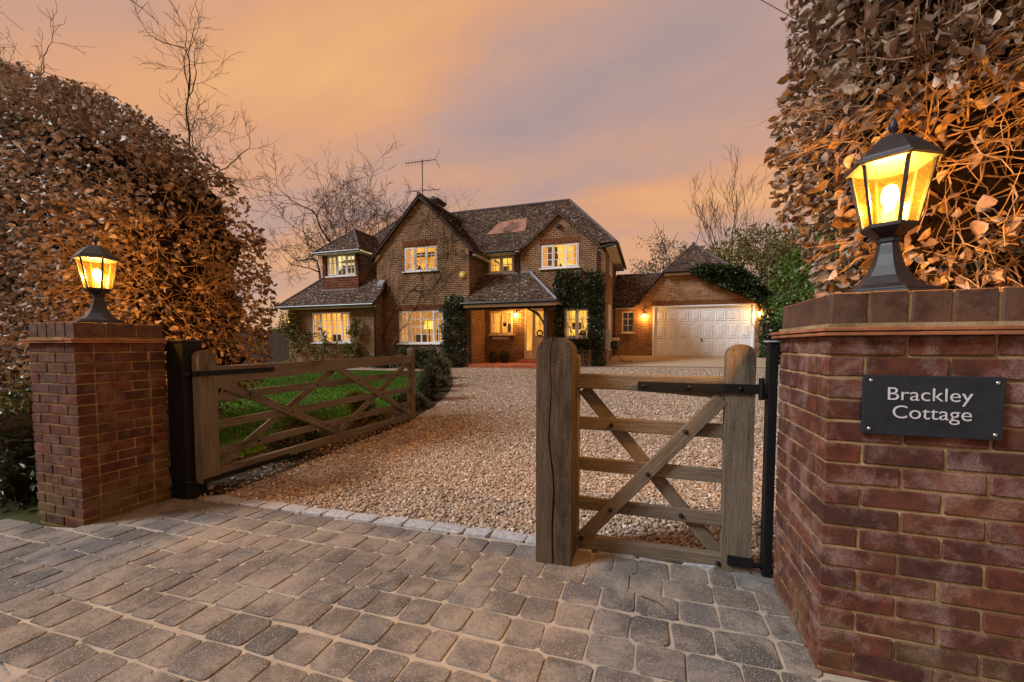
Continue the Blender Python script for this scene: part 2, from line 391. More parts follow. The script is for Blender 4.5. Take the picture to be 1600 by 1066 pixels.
# ---------------------------------------------------------------- ground
def sheet(name, xs, ys, mat, dz=0., inside=None):
    V = []; F = []; idx = {}
    X, Y = np.meshgrid(xs, ys); Z = g(X, Y)+dz
    nx, ny = len(xs), len(ys)
    V = np.stack([X.ravel(), Y.ravel(), Z.ravel()], 1)
    for j in range(ny-1):
        for i in range(nx-1):
            a = j*nx+i
            if inside is None or inside(.5*(xs[i]+xs[i+1]), .5*(ys[j]+ys[j+1])): F.append((a, a+1, a+1+nx, a+nx))
    return obj(name, rawmesh(name, V, np.array(F), mat, smooth=True))
def poly_sheet(name, poly, mat, dz, step=.5):
    """outline polygon -> triangulated sheet draped on the ground"""
    pts = []
    for (a, b) in zip(poly, poly[1:]+poly[:1]):
        n = max(1, int(math.dist(a, b)/step)); pts += [(a[0]+(b[0]-a[0])*k/n, a[1]+(b[1]-a[1])*k/n) for k in range(n)]
    bm = bmesh.new(); vs = [bm.verts.new((x, y, 0)) for x, y in pts]; f = bm.faces.new(vs)
    bmesh.ops.triangulate(bm, faces=[f])
    for c in np.arange(0, 21, .8):
        bmesh.ops.bisect_plane(bm, geom=bm.verts[:]+bm.edges[:]+bm.faces[:], plane_co=(0, c, 0), plane_no=(0, 1, 0))
    for c in np.arange(-20, 8, 2.):
        bmesh.ops.bisect_plane(bm, geom=bm.verts[:]+bm.edges[:]+bm.faces[:], plane_co=(c, 0, 0), plane_no=(1, 0, 0))
    for v in bm.verts: v.co.z = float(g(v.co.x, v.co.y))+dz
    bmesh.ops.recalc_face_normals(bm, faces=bm.faces)
    me = bpy.data.meshes.new(name); bm.to_mesh(me); bm.free(); me.materials.append(mat)
    if me.polygons[0].normal.z < 0: me.flip_normals()
    return obj(name, me)

far = np.concatenate([[-900, -300, -120, -60], np.arange(-30, 31, 1.), [60, 120, 300, 900]])
structure(sheet('ground', far, np.concatenate([[-900, -300, -100, -40, -20], np.arange(-10, 41, .5), [60, 120, 300, 900]]), M_terrain, -.035))
structure(poly_sheet('road', [(-14, -6), (8, -6), (8, 1.3), (-5.0, 1.3), (-14, 1.0)], M_road, -.012))
PAVE = [(-5.4, .94), (-2.7, .90), (-2.3, .82), (-2.05, .50), (2.2, .40), (2.2, 1.74), (.62, 1.74), (.62, 2.36), (-3.82, 2.36), (-3.82, 1.72), (-4.5, 1.62), (-5.4, 1.50)]
paving = structure(poly_sheet('paving', PAVE, M_sand, .0))
BED = [(-3.45, 2.5), (-3.42, 5.2), (-3.72, 6.6), (-4.15, 8.0), (-4.75, 9.4), (-5.5, 10.9), (-6.3, 12.2), (-7.3, 12.9)]   # drive / flower bed edge
LAWN_E = [(-4.35, 2.9), (-4.3, 5.2), (-4.5, 6.6), (-5.0, 8.2), (-5.6, 9.6), (-6.3, 10.9), (-7.2, 11.8), (-8.4, 12.3)]
structure(poly_sheet('gravel_drive', [(.6, 2.44)]+[(6.5, 2.6), (6.5, 17.4), (-1.6, 17.2), (-1.6, 16.1), (-6.8, 15.2), (-6.8, 14.9), (-17, 14.6), (-17, 12.4)]+[(-8.6, 12.9)]+BED[::-1]+[(-3.5, 2.44)], M_gravel, .0))
structure(poly_sheet('flower_bed', BED+[(-8.6, 12.9)]+LAWN_E[::-1]+[(-4.35, 2.5)], M_soil, .012))
structure(poly_sheet('lawn', LAWN_E+[(-17, 12.3), (-17, 2.9)], M_lawn, .02))
structure(poly_sheet('garage_apron', [(-1.62, 15.95), (5.6, 16.3), (5.6, 19.6), (-1.62, 19.6)], M_apron, .018))

# tumbled setts of the forecourt, each one its own piece
def rounded_slab(w, d, hgt, seed):
    r = np.random.default_rng(seed); m = MB(); c = min(.020, .2*min(w, d)); pts = []
    for sx, sy in ((1, 1), (-1, 1), (-1, -1), (1, -1)):
        for k in range(3):
            a = {(1, 1): 0, (-1, 1): 90, (-1, -1): 180, (1, -1): 270}[(sx, sy)]+k*45
            j = 1+r.uniform(-.25, .25)
            pts.append((sx*(w/2-c)+c*j*math.cos(R(a)), sy*(d/2-c)+c*j*math.sin(R(a))))
    m.loft([[(x, y, -.03) for x, y in pts], [(x, y, hgt-.005) for x, y in pts], [(x*.975, y*.975, hgt-.001+r.uniform(-.0015, .0015)) for x, y in pts], [(x*.6, y*.6, hgt+.001) for x, y in pts]])
    return m
def in_poly(x, y, poly):
    c = False; j = len(poly)-1
    for i in range(len(poly)):
        (xi, yi), (xj, yj) = poly[i], poly[j]
        if (yi > y) != (yj > y) and x < (xj-xi)*(y-yi)/(yj-yi)+xi: c = not c
        j = i
    return c
sett_me = {}
WID = (.115, .15, .175, .215)
for w in WID:
    for k in range(4): sett_me[(w, k)] = rounded_slab(w, .158, .007, int(w*1000)+k).build('sett', M_sett, mesh_only=True, smooth=False)
cands = []; y = 2.262; row = 0
while y > .5:
    x = (.607 if y > 1.72 else 2.12)
    while x > -5.3:
        w = random.choice(WID+(.15, .175)); xc = x-w/2
        if in_poly(xc, y, PAVE): cands.append((xc, y+random.uniform(-.004, .004)+.010*math.sin(xc*1.7+row), w))
        x -= w+random.uniform(.007, .013)
    y -= .1665; row += 1
def view_size(c):
    th = R(18.576); d = -c[0]*math.sin(th)+c[1]*math.cos(th); xc = c[0]*math.cos(th)+c[1]*math.sin(th)
    if d < .3: return -1
    px, py = 800+640*xc/d, 571+640*(1.2/d-.049)
    return c[2]/d**2 if -40 < px < 1640 and py < 1090 else -1
cands.sort(key=view_size, reverse=True)
rest = MB()
for i, (x, y, w) in enumerate(cands):
    if i < 300 and view_size((x, y, w)) > 0:
        o = obj('sett', sett_me[(w, random.randrange(4))], paving)
        o.location = (x, y, float(g(x, y))+random.uniform(-.003, .002)); o.rotation_euler = (random.gauss(0, .008), random.gauss(0, .008)+.0265*-1, random.gauss(0, .012)+random.choice((0, math.pi)))
        o.rotation_euler.y = -.0265 if abs(o.rotation_euler.z) < 1 else .0265
    else:
        z = float(g(x, y)); me = sett_me[(w, i % 4)]; n = len(rest.v)
        rest.v += [(v.co.x+x, v.co.y+y, v.co.z+z) for v in me.vertices]; rest.f += [tuple(n+q for q in p.vertices) for p in me.polygons]; rest.r += [0]*len(me.polygons)
if rest.f: stuff(rest.build('outer_setts', M_sett, paving))
x = -3.5; k = 0
kerb = structure(poly_sheet('granite_kerb', [(-3.62, 2.345), (.62, 2.345), (.62, 2.47), (-3.62, 2.47)], M_sand, -.004))
while x < .5:
    w = random.uniform(.17, .23); me = None
    o = rounded_slab(w, .105+random.uniform(0, .012), .022, 900+k).build('granite_block', M_granite, kerb)
    o.location = (x+w/2, 2.408+random.uniform(-.006, .006), float(g(x, 2.4))-.002); o.rotation_euler = (random.gauss(0, .02), random.gauss(0, .02)-.0265, random.gauss(0, .03)); x += w+.012; k += 1

# ---------------------------------------------------------------- gravel stones (uncountable)
def gn_scatter(name, pts, scales, mesh_objs, mat):
    me = bpy.data.meshes.new(name); me.vertices.add(len(pts)); me.vertices.foreach_set('co', pts.astype(np.float32).ravel())
    a = me.attributes.new('sc', 'FLOAT', 'POINT'); a.data.foreach_set('value', scales.astype(np.float32)); me.update()
    o = obj(name, me)
    ng = bpy.data.node_groups.new(name, 'GeometryNodeTree')
    ng.interface.new_socket('Geometry', in_out='INPUT', socket_type='NodeSocketGeometry'); ng.interface.new_socket('Geometry', in_out='OUTPUT', socket_type='NodeSocketGeometry')
    N = ng.nodes.new; L = ng.links.new
    i = N('NodeGroupInput'); ou = N('NodeGroupOutput'); inst = N('GeometryNodeInstanceOnPoints'); g2i = N('GeometryNodeGeometryToInstance')
    for mo in mesh_objs:
        q = N('GeometryNodeMeshIcoSphere') if mo is None else None
    prim = []
    for k in range(5):
        ico = N('GeometryNodeMeshIcoSphere'); ico.inputs['Radius'].default_value = 1; ico.inputs['Subdivisions'].default_value = 2 if k < 3 else 1
        sp = N('GeometryNodeSetPosition'); nz = N('ShaderNodeTexNoise'); nz.noise_dimensions = '4D'; nz.inputs['W'].default_value = k*3.7; nz.inputs['Scale'].default_value = 1.1
        sub = N('ShaderNodeVectorMath'); sub.operation = 'SUBTRACT'; sub.inputs[1].default_value = (.5, .5, .5); L(nz.outputs['Color'], sub.inputs[0])
        scl = N('ShaderNodeVectorMath'); scl.operation = 'SCALE'; scl.inputs[3].default_value = 1.3; L(sub.outputs[0], scl.inputs[0])
        L(ico.outputs[0], sp.inputs[0]); L(scl.outputs[0], sp.inputs['Offset'])
        tf = N('GeometryNodeTransform'); tf.inputs['Scale'].default_value = (1, .72+.06*k, .55+.05*k); L(sp.outputs[0], tf.inputs[0])
        sm = N('GeometryNodeSetMaterial'); sm.inputs['Material'].default_value = mat; L(tf.outputs[0], sm.inputs[0])
        L(sm.outputs[0], g2i.inputs[0])
    L(g2i.outputs[0], inst.inputs['Instance']); inst.inputs['Pick Instance'].default_value = True
    rv = N('FunctionNodeRandomValue'); rv.data_type = 'FLOAT_VECTOR'; rv.inputs[0].default_value = (-.6, -.6, 0); rv.inputs[1].default_value = (.6, .6, 6.28)
    L(rv.outputs[0], inst.inputs['Rotation'])
    at = N('GeometryNodeInputNamedAttribute'); at.data_type = 'FLOAT'; at.inputs['Name'].default_value = 'sc'
    L(at.outputs[0], inst.inputs['Scale']); L(i.outputs[0], inst.inputs['Points']); L(inst.outputs[0], ou.inputs[0])
    md = o.modifiers.new('scatter', 'NODES'); md.node_group = ng
    me.materials.append(mat); return o
DRIVE = [(.6, 2.42), (1.6, 2.5), (6, 9), (6, 16.2), (-1.6, 16.0), (-3.3, 14.6), (-6.8, 14.6), (-8, 13.4)]+BED[::-1]+[(-3.5, 2.44)]
P = []; SC = []
for (y0, y1, dens, s0, s1) in ((2.44, 4.2, 2900, .0085, .016), (4.2, 6.5, 1500, .010, .018), (6.5, 9.5, 700, .012, .02), (9.5, 15.5, 260, .014, .024)):
    n = int(dens*(y1-y0)*13); xy = np.stack([rng.uniform(-8, 5, n), rng.uniform(y0, y1, n)], 1)
    px = xy[:, 0]/xy[:, 1]
    keep = [(-1.6 < p < .34) and in_poly(a, b, DRIVE) for (a, b), p in zip(xy, px)]
    xy = xy[np.array(keep)]; P.append(xy); SC.append(rng.uniform(s0, s1, len(xy)))
# stray stones kicked over the kerb and the bed edge
n = 420; xy = np.stack([rng.uniform(-3.5, .5, n), 2.44-np.abs(rng.normal(0, .03, n))], 1); P.append(xy); SC.append(rng.uniform(.006, .012, n))
xy = np.stack([rng.uniform(-3.75, -3.4, 900), rng.uniform(2.45, 5.6, 900)], 1); P.append(xy); SC.append(rng.uniform(.008, .015, 900))
P = np.concatenate(P); SC = np.concatenate(SC)
Z = g(P[:, 0], P[:, 1])+SC*.25+rng.uniform(0, .007, len(P))
go = stuff(gn_scatter('gravel_stones', np.column_stack([P, Z]), SC, [], M_pebble))
tag(go, 'loose tan and grey pebbles covering the driveway', 'gravel')

# ---------------------------------------------------------------- brick gate pillars
def brick_mesh(l, d, h, mat, seed):
    r = np.random.default_rng(seed); m = MB(); m.box(-l/2, l/2, -d/2, d/2, -h/2, h/2)
    m.v = [tuple(np.array(v)+r.uniform(-.0016, .0016, 3)) for v in m.v]
    me = m.build('brick', mat, mesh_only=True)
    bm = bmesh.new(); bm.from_mesh(me); bmesh.ops.bevel(bm, geom=bm.edges[:], offset=.0035, segments=1, affect='EDGES'); bm.to_mesh(me); bm.free(); return me
BRK = {}
def brick(parent, kind, mat, c, along, l, h=.065, name='brick', d=.1025):
    key = (round(l, 3), round(h, 3), round(d, 3), mat.name, random.randrange(4))
    if key not in BRK: BRK[key] = brick_mesh(l, d, h, mat, len(BRK))
    o = obj(name, BRK[key], parent); o.location = c
    o.rotation_euler = (random.gauss(0, .004), random.gauss(0, .004), (0 if along == 'x' else math.pi/2)+random.choice((0, math.pi))+random.gauss(0, .003)); return o
def pillar(name, label, x0, x1, y0, y1, ztop, n, mat, mort, sides='fblr'):
    """ztop: top of the first course"""
    zb = ztop-.075*n
    t = thing(name, label, 'gate pillar', (.5*(x0+x1), .5*(y0+y1), zb))
    ofs = Vector(t.location); e = .007
    core = MB().box(x0+e, x1-e, y0+e, y1-e, zb-.12, ztop+.02).build('mortar', mort, t); core.location = -ofs
    for k in range(n):
        zc = ztop-.075*k-.0325
        for side in sides:
            fr = side in 'fb'
            a0, a1 = (x0, x1) if fr else (y0, y1)
            # corner bricks alternate: stretcher face on one side, header face on the other
            st = (k % 2 == 0) == fr
            pos = a0; cells = []
            if st:
                while pos < a1-.02: l = min(.215, a1-pos); cells.append((pos, l)); pos += l+.01
            else:
                cells.append((a0, .1025)); pos = a0+.1125
                while pos < a1-.02: l = min(.215, a1-pos); cells.append((pos, l)); pos += l+.01
            if cells[-1][1] < .05: q = cells.pop(); cells[-1] = (cells[-1][0], cells[-1][1]+q[1]+.01)
            cells[-1] = (cells[-1][0], a1-cells[-1][0])
            for i, (p, l) in enumerate(cells):
                first, last = i == 0, i == len(cells)-1
                if not fr and (first or last):      # side faces leave the corner bricks to the front/back
                    if first:
                        # front course put a brick here of depth .1025
                        cut = .1025+.01
                        if l <= .11: continue
                        p, l = p+cut, l-cut
                    if last:
                        l -= .1125
                        if l < .03: continue
                jit = random.gauss(0, .0012)
                off = .05125+jit
                if fr: c = (p+l/2, y0+off if side == 'f' else y1-off, zc); brick(t, 0, mat, Vector(c)-ofs, 'x', l)
                else: c = (x0+off if side == 'l' else x1-off, p+l/2, zc); brick(t, 0, mat, Vector(c)-ofs, 'y', l)
    # two courses of clay tile creasing, then a coping of bricks on edge
    z = ztop
    for q in range(2):
        m = .028+.006*q; xa, xb, ya, yb = x0-m, x1+m, y0-m, y1+m
        tl = .27; xx = xa
        while xx < xb-.01:
            w = min(tl, xb-xx); yy = ya
            while yy < yb-.01:
                d = min(.30, yb-yy)
                o = MB().box(xx+.001, xx+w-.001, yy+.001, yy+d-.001, z+.001, z+.0135).build('creasing_tile', M_crease, t, bevel=.002)
                o.location = -ofs+Vector((random.gauss(0, .002), random.gauss(0, .002), 0)); yy += d
            xx += w
        z += .0155
    MB().box(x0-.005, x1+.005, y0-.005, y1+.005, z-.003, z+.012).build('mortar_bed', mort, t).location = -ofs
    z += .006
    cw, cl = .1025, .187
    nx = max(1, round((x1-x0)/(cw+.01))); ny = max(1, round((y1-y0-.0)/(cl+.006)))
    for i in range(nx):
        for j in range(ny):
            w = (x1-x0)/nx; d = (y1-y0)/ny
            brick(t, 0, M_cope, Vector((x0+w*(i+.5), y0+d*(j+.5), z+.056+random.gauss(0, .0015)))-ofs, 'y', d-.010, .112, 'coping_brick', d=w-.010)
    MB().box(x0+.012, x1-.012, y0+.012, y1-.012, z, z+.100).build('coping_mortar', mort, t).location = -ofs
    return t, z+.112
M_crease = plain('crease_tile', (.27, .11, .055), .85, .2, var=.35, scale=12, bump=.3)
pilR, zR = pillar('gate_pillar', 'red brick pillar with whitish bloom carrying the slate house nameplate', .593, 2.28, 1.71, 2.2725, 1.252, 17, M_brickR, M_mortarR, 'fbl')
pilL, zL = pillar('gate_pillar', 'dark brick pillar beside the long open gate', -4.3875, -3.825, 1.749, 2.3115, 1.236, 18, M_brickL, M_mortarL)

# slate nameplate
np_ = thing('nameplate', 'dark slate nameplate reading Brackley Cottage on the brick pillar', 'sign', (.871, 1.70, 1.02))
MB().box(-.181, .181, -.008, .006, -.1, .1).build('slate_panel', M_slate, np_, bevel=.002)
def text(body, size, loc, mat, parent, width=None, name='lettering'):
    c = bpy.data.curves.new(name, 'FONT'); c.body = body; c.size = size; c.align_x = 'CENTER'; c.extrude = .0008; c.offset = -.0004
    o = bpy.data.objects.new('tmp', c); COL.objects.link(o); bpy.context.view_layer.update()
    me = bpy.data.meshes.new_from_object(o.evaluated_get(bpy.context.evaluated_depsgraph_get())); bpy.data.objects.remove(o)
    xs = [v.co.x for v in me.vertices]; k = width/(max(xs)-min(xs)) if width else 1
    for v in me.vertices: v.co.x *= k
    me.materials.clear(); me.materials.append(mat)
    q = obj(name, me, parent); q.location = loc; q.rotation_euler = (R(90), 0, 0); return q
text('Brackley', .062, (-.008, -.009, .018), M_letter, np_, .218)
text('Cottage', .062, (.001, -.009, -.042), M_letter, np_, .202)
for sx in (-1, 1):
    for sz in (-1, 1):
        m = MB().lathe([(.0, .003), (.0045, .0025), (.006, 0), (.006, -.003)], n=12)
        m.v = [(sx*.162+a, -.008-c, sz*.082+b) for a, b, c in m.v]; m.build('screw', M_screw, np_, smooth=True)

# ---------------------------------------------------------------- lanterns on the pillars
def lantern(label, x, y, z, rot, energy):
    t = thing('pillar_lantern', label, 'lantern', (x, y, z), 'lit lanterns on the gate pillars'); rr = R(rot); n = 6
    H = 1.1; Q = .76
    def lt(prof, name, mat, n=6, k=Q, **kw): return MB().lathe([(r*k, h*H) for r, h in prof], n=n, rot=rr).build(name, mat, t, **kw)
    lt([(.168, 0), (.168, .014), (.160, .017), (.150, .018), (.150, .027), (.142, .030)], 'base_plate', M_lampblack, k=1, bevel=.002)
    lt([(.128, .03), (.100, .045), (.072, .075), (.052, .11), (.040, .15), (.034, .18), (.031, .19), (.038, .194), (.038, .205), (.028, .21)], 'pedestal', M_lampblack, k=1)
    lt([(.036, .205), (.06, .215), (.092, .230), (.112, .240), (.112, .252), (.09, .252)], 'lower_rim', M_lampblack)
    zb, zt, rb, rt = .252*H, .452*H, .104*Q, .160*Q
    for j in range(n):
        a = rr+j*2*math.pi/n; b = a+2*math.pi/n
        ca, sa, cb, sb = math.cos(a), math.sin(a), math.cos(b), math.sin(b)
        MB().tube([(rb*ca, rb*sa, zb-.002), (rt*ca, rt*sa, zt+.002)], [.0065, .0075], 4).build('glazing_rib', M_lampblack, t)
        k = .985
        MB().quad((rb*k*ca, rb*k*sa, zb), (rb*k*cb, rb*k*sb, zb), (rt*k*cb, rt*k*sb, zt), (rt*k*ca, rt*k*sa, zt)).build('glass_pane', M_amber, t)
    lt([(.15, .448), (.186, .450), (.196, .456), (.192, .462), (.172, .468), (.166, .478), (.13, .505), (.085, .535), (.06, .548), (.0, .552)], 'roof', M_lampblack)
    lt([(.016, .55), (.010, .558), (.008, .568), (.016, .576), (.020, .588), (.015, .602), (.005, .618), (.0, .622)], 'finial', M_lampblack, n=12, smooth=True)
    lt([(.02, .25), (.022, .30), (.018, .305)], 'bulb_holder', M_soffit, n=12)
    lt([(.0, .303), (.018, .31), (.034, .335), (.036, .36), (.026, .385), (.0, .395)], 'bulb', M_bulb, n=16, smooth=True)
    l = bpy.data.lights.new('lantern_light', 'POINT'); l.energy = energy; l.color = (1, .80, .45); l.shadow_soft_size = .042
    o = bpy.data.objects.new('lantern_light', l); COL.objects.link(o); o.parent = t; o.location = (0, 0, .352*H)
    return t
lantern('lit black lantern with amber panes on the nameplate pillar', .862, 1.975, zR, 28, 145)
lantern('lit black lantern with amber panes on the dark brick pillar', -4.10, 2.03, zL, 50, 125)

# ---------------------------------------------------------------- timber gates
def plank(name, parent, p, q, w, th, up=(0, 0, 1), mat=None, taper=None, bev=.006):
    """board from p to q; w = size along up, th = thickness"""
    p, q = Vector(p), Vector(q); L = (q-p).length; X = (q-p).normalized(); U = Vector(up); Y = U.cross(X).normalized(); Zv = X.cross(Y)
    m = MB(); n = max(2, int(L/.25)+1); rings = []
    for i in range(n):
        u = i/(n-1); ww = w if taper is None else taper(u); x = L*u-L/2
        j = [random.uniform(-.0014, .0014) for _ in range(4)]
        lo = -w/2 if taper is None else w/2-ww
        rings.append([(x, -th/2+j[0], lo+j[1]), (x, th/2+j[2], lo+j[3]), (x, th/2+j[0], w/2+j[2]), (x, -th/2+j[1], w/2+j[3])])
    m.loft(rings); o = m.build(name, mat or M_wood, parent, bevel=bev)
    M = Matrix((X, Y, Zv)).transposed().to_4x4(); M.translation = (p+q)/2-Vector(parent.location); o.matrix_local = M
    return o
def round_stile(name, parent, x0, x1, y0, y1, z0, z1, arc='x', crack=False, mat=None):
    """upright with a rounded head; arc: axis across which the head is rounded. Local X runs up the post for the grain."""
    mat = mat or M_wood; w, d = (x1-x0, y1-y0) if arc == 'x' else (y1-y0, x1-x0); H = z1-z0; r = w/2; m = MB(); rings = []
    hs = list(np.linspace(0, H-r*.8, 14))+[H-r*.8+r*.8*math.sin(R(a)) for a in (20, 38, 54, 68, 80, 88)]
    for hgt in hs:
        hw = w/2 if hgt <= H-r*.8 else max(.006, w/2*math.sqrt(max(0, 1-((hgt-(H-r*.8))/(r*.8))**2)))
        cx = (.012*math.sin(hgt*5)+.007*math.sin(hgt*13+1)-.010)*min(1, hw/(w/2)) if crack else 0
        cw = (.0018+.003*max(0, math.sin(hgt*2.3+.6))) if crack else 0
        f = -d/2; jj = random.uniform(-.0012, .0012)
        ring = [(-hw, f+jj), (cx-cw, f)]
        if crack: ring += [(cx, f+.03)]
        ring += [(cx+cw+.0005, f), (hw, f-jj), (hw, d/2), (-hw, d/2)]
        rings.append([(hgt, a, b) for a, b in ring])
    m.loft(rings); o = m.build(name, mat, parent, bevel=.007 if not crack else .004)
    X = Vector((0, 0, 1)); A = Vector((1, 0, 0)) if arc == 'x' else Vector((0, 1, 0)); B = Vector((0, 1, 0)) if arc == 'x' else Vector((-1, 0, 0))
    M = Matrix((X, A, B)).transposed().to_4x4(); M.translation = Vector((.5*(x0+x1), .5*(y0+y1), z0))-Vector(parent.location); o.matrix_local = M
    return o
def bolt(parent, c, n):
    m = MB().lathe([(.0, .009), (.008, .0075), (.012, .003), (.0125, -.004)], n=10)
    q = Vector(n).to_track_quat('Z', 'Y'); m.v = [tuple(q @ Vector(v)+Vector(c)-Vector(parent.location)) for v in m.v]; m.build('bolt', M_black, parent, smooth=True)
RAILS = ((.73, .805), (.49, .565), (.255, .33))
# short gate, closed against the centre post
gr = thing('short_gate', 'short closed oak gate with a single crossed brace by the nameplate pillar', 'gate', (0, 2.38, .02))
GY0, GY1 = 2.345, 2.415
round_stile('hinge_stile', gr, .375, .51, GY0, GY1, .0, 1.225, 'x')
round_stile('latch_stile', gr, -.45, -.385, GY0, GY1, .0, 1.17, 'x')
plank('top_rail', gr, (-.40, 2.38, .997), (.385, 2.38, .997), .116, .06, taper=lambda u: .085 if u < .45 else .085+.031*(u-.45)/.55)
for a, b in RAILS: plank('rail', gr, (-.40, 2.385, (a+b)/2), (.385, 2.385, (a+b)/2), b-a, .026)
plank('bottom_rail', gr, (-.40, 2.38, .068), (.385, 2.38, .068), .078, .05)
plank('brace', gr, (-.375, 2.356, .075), (.36, 2.356, .945), .075, .024, up=(-.76, 0, .64))
plank('brace', gr, (-.365, 2.412, .965), (.375, 2.412, .09), .072, .024, up=(.76, 0, .64))
for c in ((-.197, .285), (-.0, .51), (.188, .76), (-.36, .10)): bolt(gr, (c[0], 2.342, c[1]), (0, -1, 0))
for c in ((-.20, .765), (.175, .292), (.36, .065)): bolt(gr, (c[0], 2.369 if c[1] > .2 else 2.352, c[1]), (0, -1, 0))
MB().box(-.06, .56, 2.332, 2.342, .975, 1.022).build('strap_hinge', M_black, gr, bevel=.002).location = -Vector(gr.location)
for x in (-.03, .2, .44):
    bolt(gr, (x, 2.331, .999), (0, -1, 0))
MB().box(.40, .52, 2.33, 2.344, .075, .125).build('lower_hinge', M_black, gr, bevel=.002).location = -Vector(gr.location)
MB().tube([(.535, 2.34, .945), (.535, 2.34, 1.055)], .014, 8).build('hinge_knuckle', M_black, gr).location = -Vector(gr.location)
MB().tube([(.52, 2.34, .09), (.555, 2.35, .09), (.575, 2.36, .075)], .014, 8).build('hinge_knuckle', M_black, gr).location = -Vector(gr.location)
# centre post
cp = thing('centre_post', 'thick rounded oak post with a long crack between the two gates', 'post', (-.487, 2.24, .0))
round_stile('post', cp, -.585, -.390, 2.155, 2.325, -.06, 1.262, 'x', crack=True, mat=M_woodpost)
# steel post of the short gate
sp_ = thing('hinge_post', 'slim black steel post between the short gate and the nameplate pillar', 'post', (.585, 2.35, 0))
MB().box(-.022, .018, -.02, .05, -.1, 1.235).build('post', M_black, sp_, bevel=.003)
MB().box(-.03, .026, -.028, .058, 1.235, 1.243).build('post_cap', M_greybox, sp_)
MB().tube([(-.055, -.012, .965), (-.02, .0, .965), (.0, .01, .965)], .013, 8).build('hinge_pin', M_black, sp_)
# long gate, swung open along the lawn
gl = thing('long_gate', 'long five bar oak gate swung open beside the lawn', 'gate', (-3.565, 2.44, .05))
GX0, GX1 = -3.605, -3.525
round_stile('hinge_stile', gl, GX0, GX1, 2.375, 2.525, .06, 1.175, 'y')
round_stile('end_stile', gl, GX0, GX1, 5.56, 5.66, .06, 1.18, 'y')
plank('top_rail', gl, (-3.565, 2.52, .962), (-3.565, 5.57, .985), .155, .065, taper=lambda u: .155-.035*min(1, u*1.6))
for a, b in RAILS: plank('rail', gl, (-3.572, 2.52, (a+b)/2), (-3.572, 5.57, (a+b)/2+.008), b-a, .026)
plank('bottom_rail', gl, (-3.565, 2.52, .112), (-3.565, 5.57, .105), .078, .06)
plank('brace', gl, (-3.543, 2.54, .90), (-3.543, 4.06, .14), .078, .024, up=(0, .45, .89))
plank('brace', gl, (-3.543, 4.0, .94), (-3.543, 5.60, .13), .078, .024, up=(0, .45, .89))
plank('brace', gl, (-3.60, 2.56, .15), (-3.60, 3.98, .93), .074, .024, up=(0, -.48, .87))
plank('brace', gl, (-3.60, 4.05, .16), (-3.60, 5.54, .93), .074, .024, up=(0, -.46, .88))
for y, z in ((2.83, .768), (3.3, .527), (3.77, .29), (4.34, .768), (4.83, .53), (5.3, .296)): bolt(gl, (-3.53, y, z), (1, 0, 0))
for y, z in ((3.68, .768), (2.93, .30), (5.2, .77), (4.42, .30)): bolt(gl, (-3.557, y, z), (1, 0, 0))
o = MB().box(-3.532, -3.519, 2.33, 3.09, .962, 1.005).build('strap_hinge', M_black, gl, bevel=.002); o.location = -Vector(gl.location)
o = MB().box(-3.61, -3.519, 2.36, 2.374, .962, 1.005).build('strap_hinge', M_black, gl, bevel=.002); o.location = -Vector(gl.location)
for y in (2.45, 2.72, 3.0): bolt(gl, (-3.518, y, .984), (1, 0, 0))
o = MB().box(-3.535, -3.522, 2.38, 3.25, .055, .098).build('lower_strap', M_black, gl, bevel=.002); o.location = -Vector(gl.location)
bp = thing('gate_post', 'wide black timber post between the dark brick pillar and the long gate', 'post', (-3.72, 2.41, -.08))
MB().box(-.105, .095, -.09, .07, -.05, 1.325).build('post', M_black, bp, bevel=.006)
MB().box(-.112, .102, -.097, .077, 1.325, 1.345).build('post_cap', M_lampblack, bp, bevel=.004)
MB().tube([(.09, -.09, 1.06), (.13, -.06, 1.06)], .016, 8).build('hinge_pin', M_black, bp)
MB().tube([(.09, -.09, .16), (.14, -.06, .16)], .018, 8).build('hinge_pin', M_black, bp)
rp = thing('boundary_post', 'slim black post on the road side of the dark brick pillar', 'post', (-4.44, 1.84, -.1))
MB().box(-.028, .028, -.03, .03, -.02, 1.2).build('post', M_black, rp, bevel=.003)
MB().box(-.034, .034, -.036, .036, 1.2, 1.212).build('post_cap', M_black, rp)

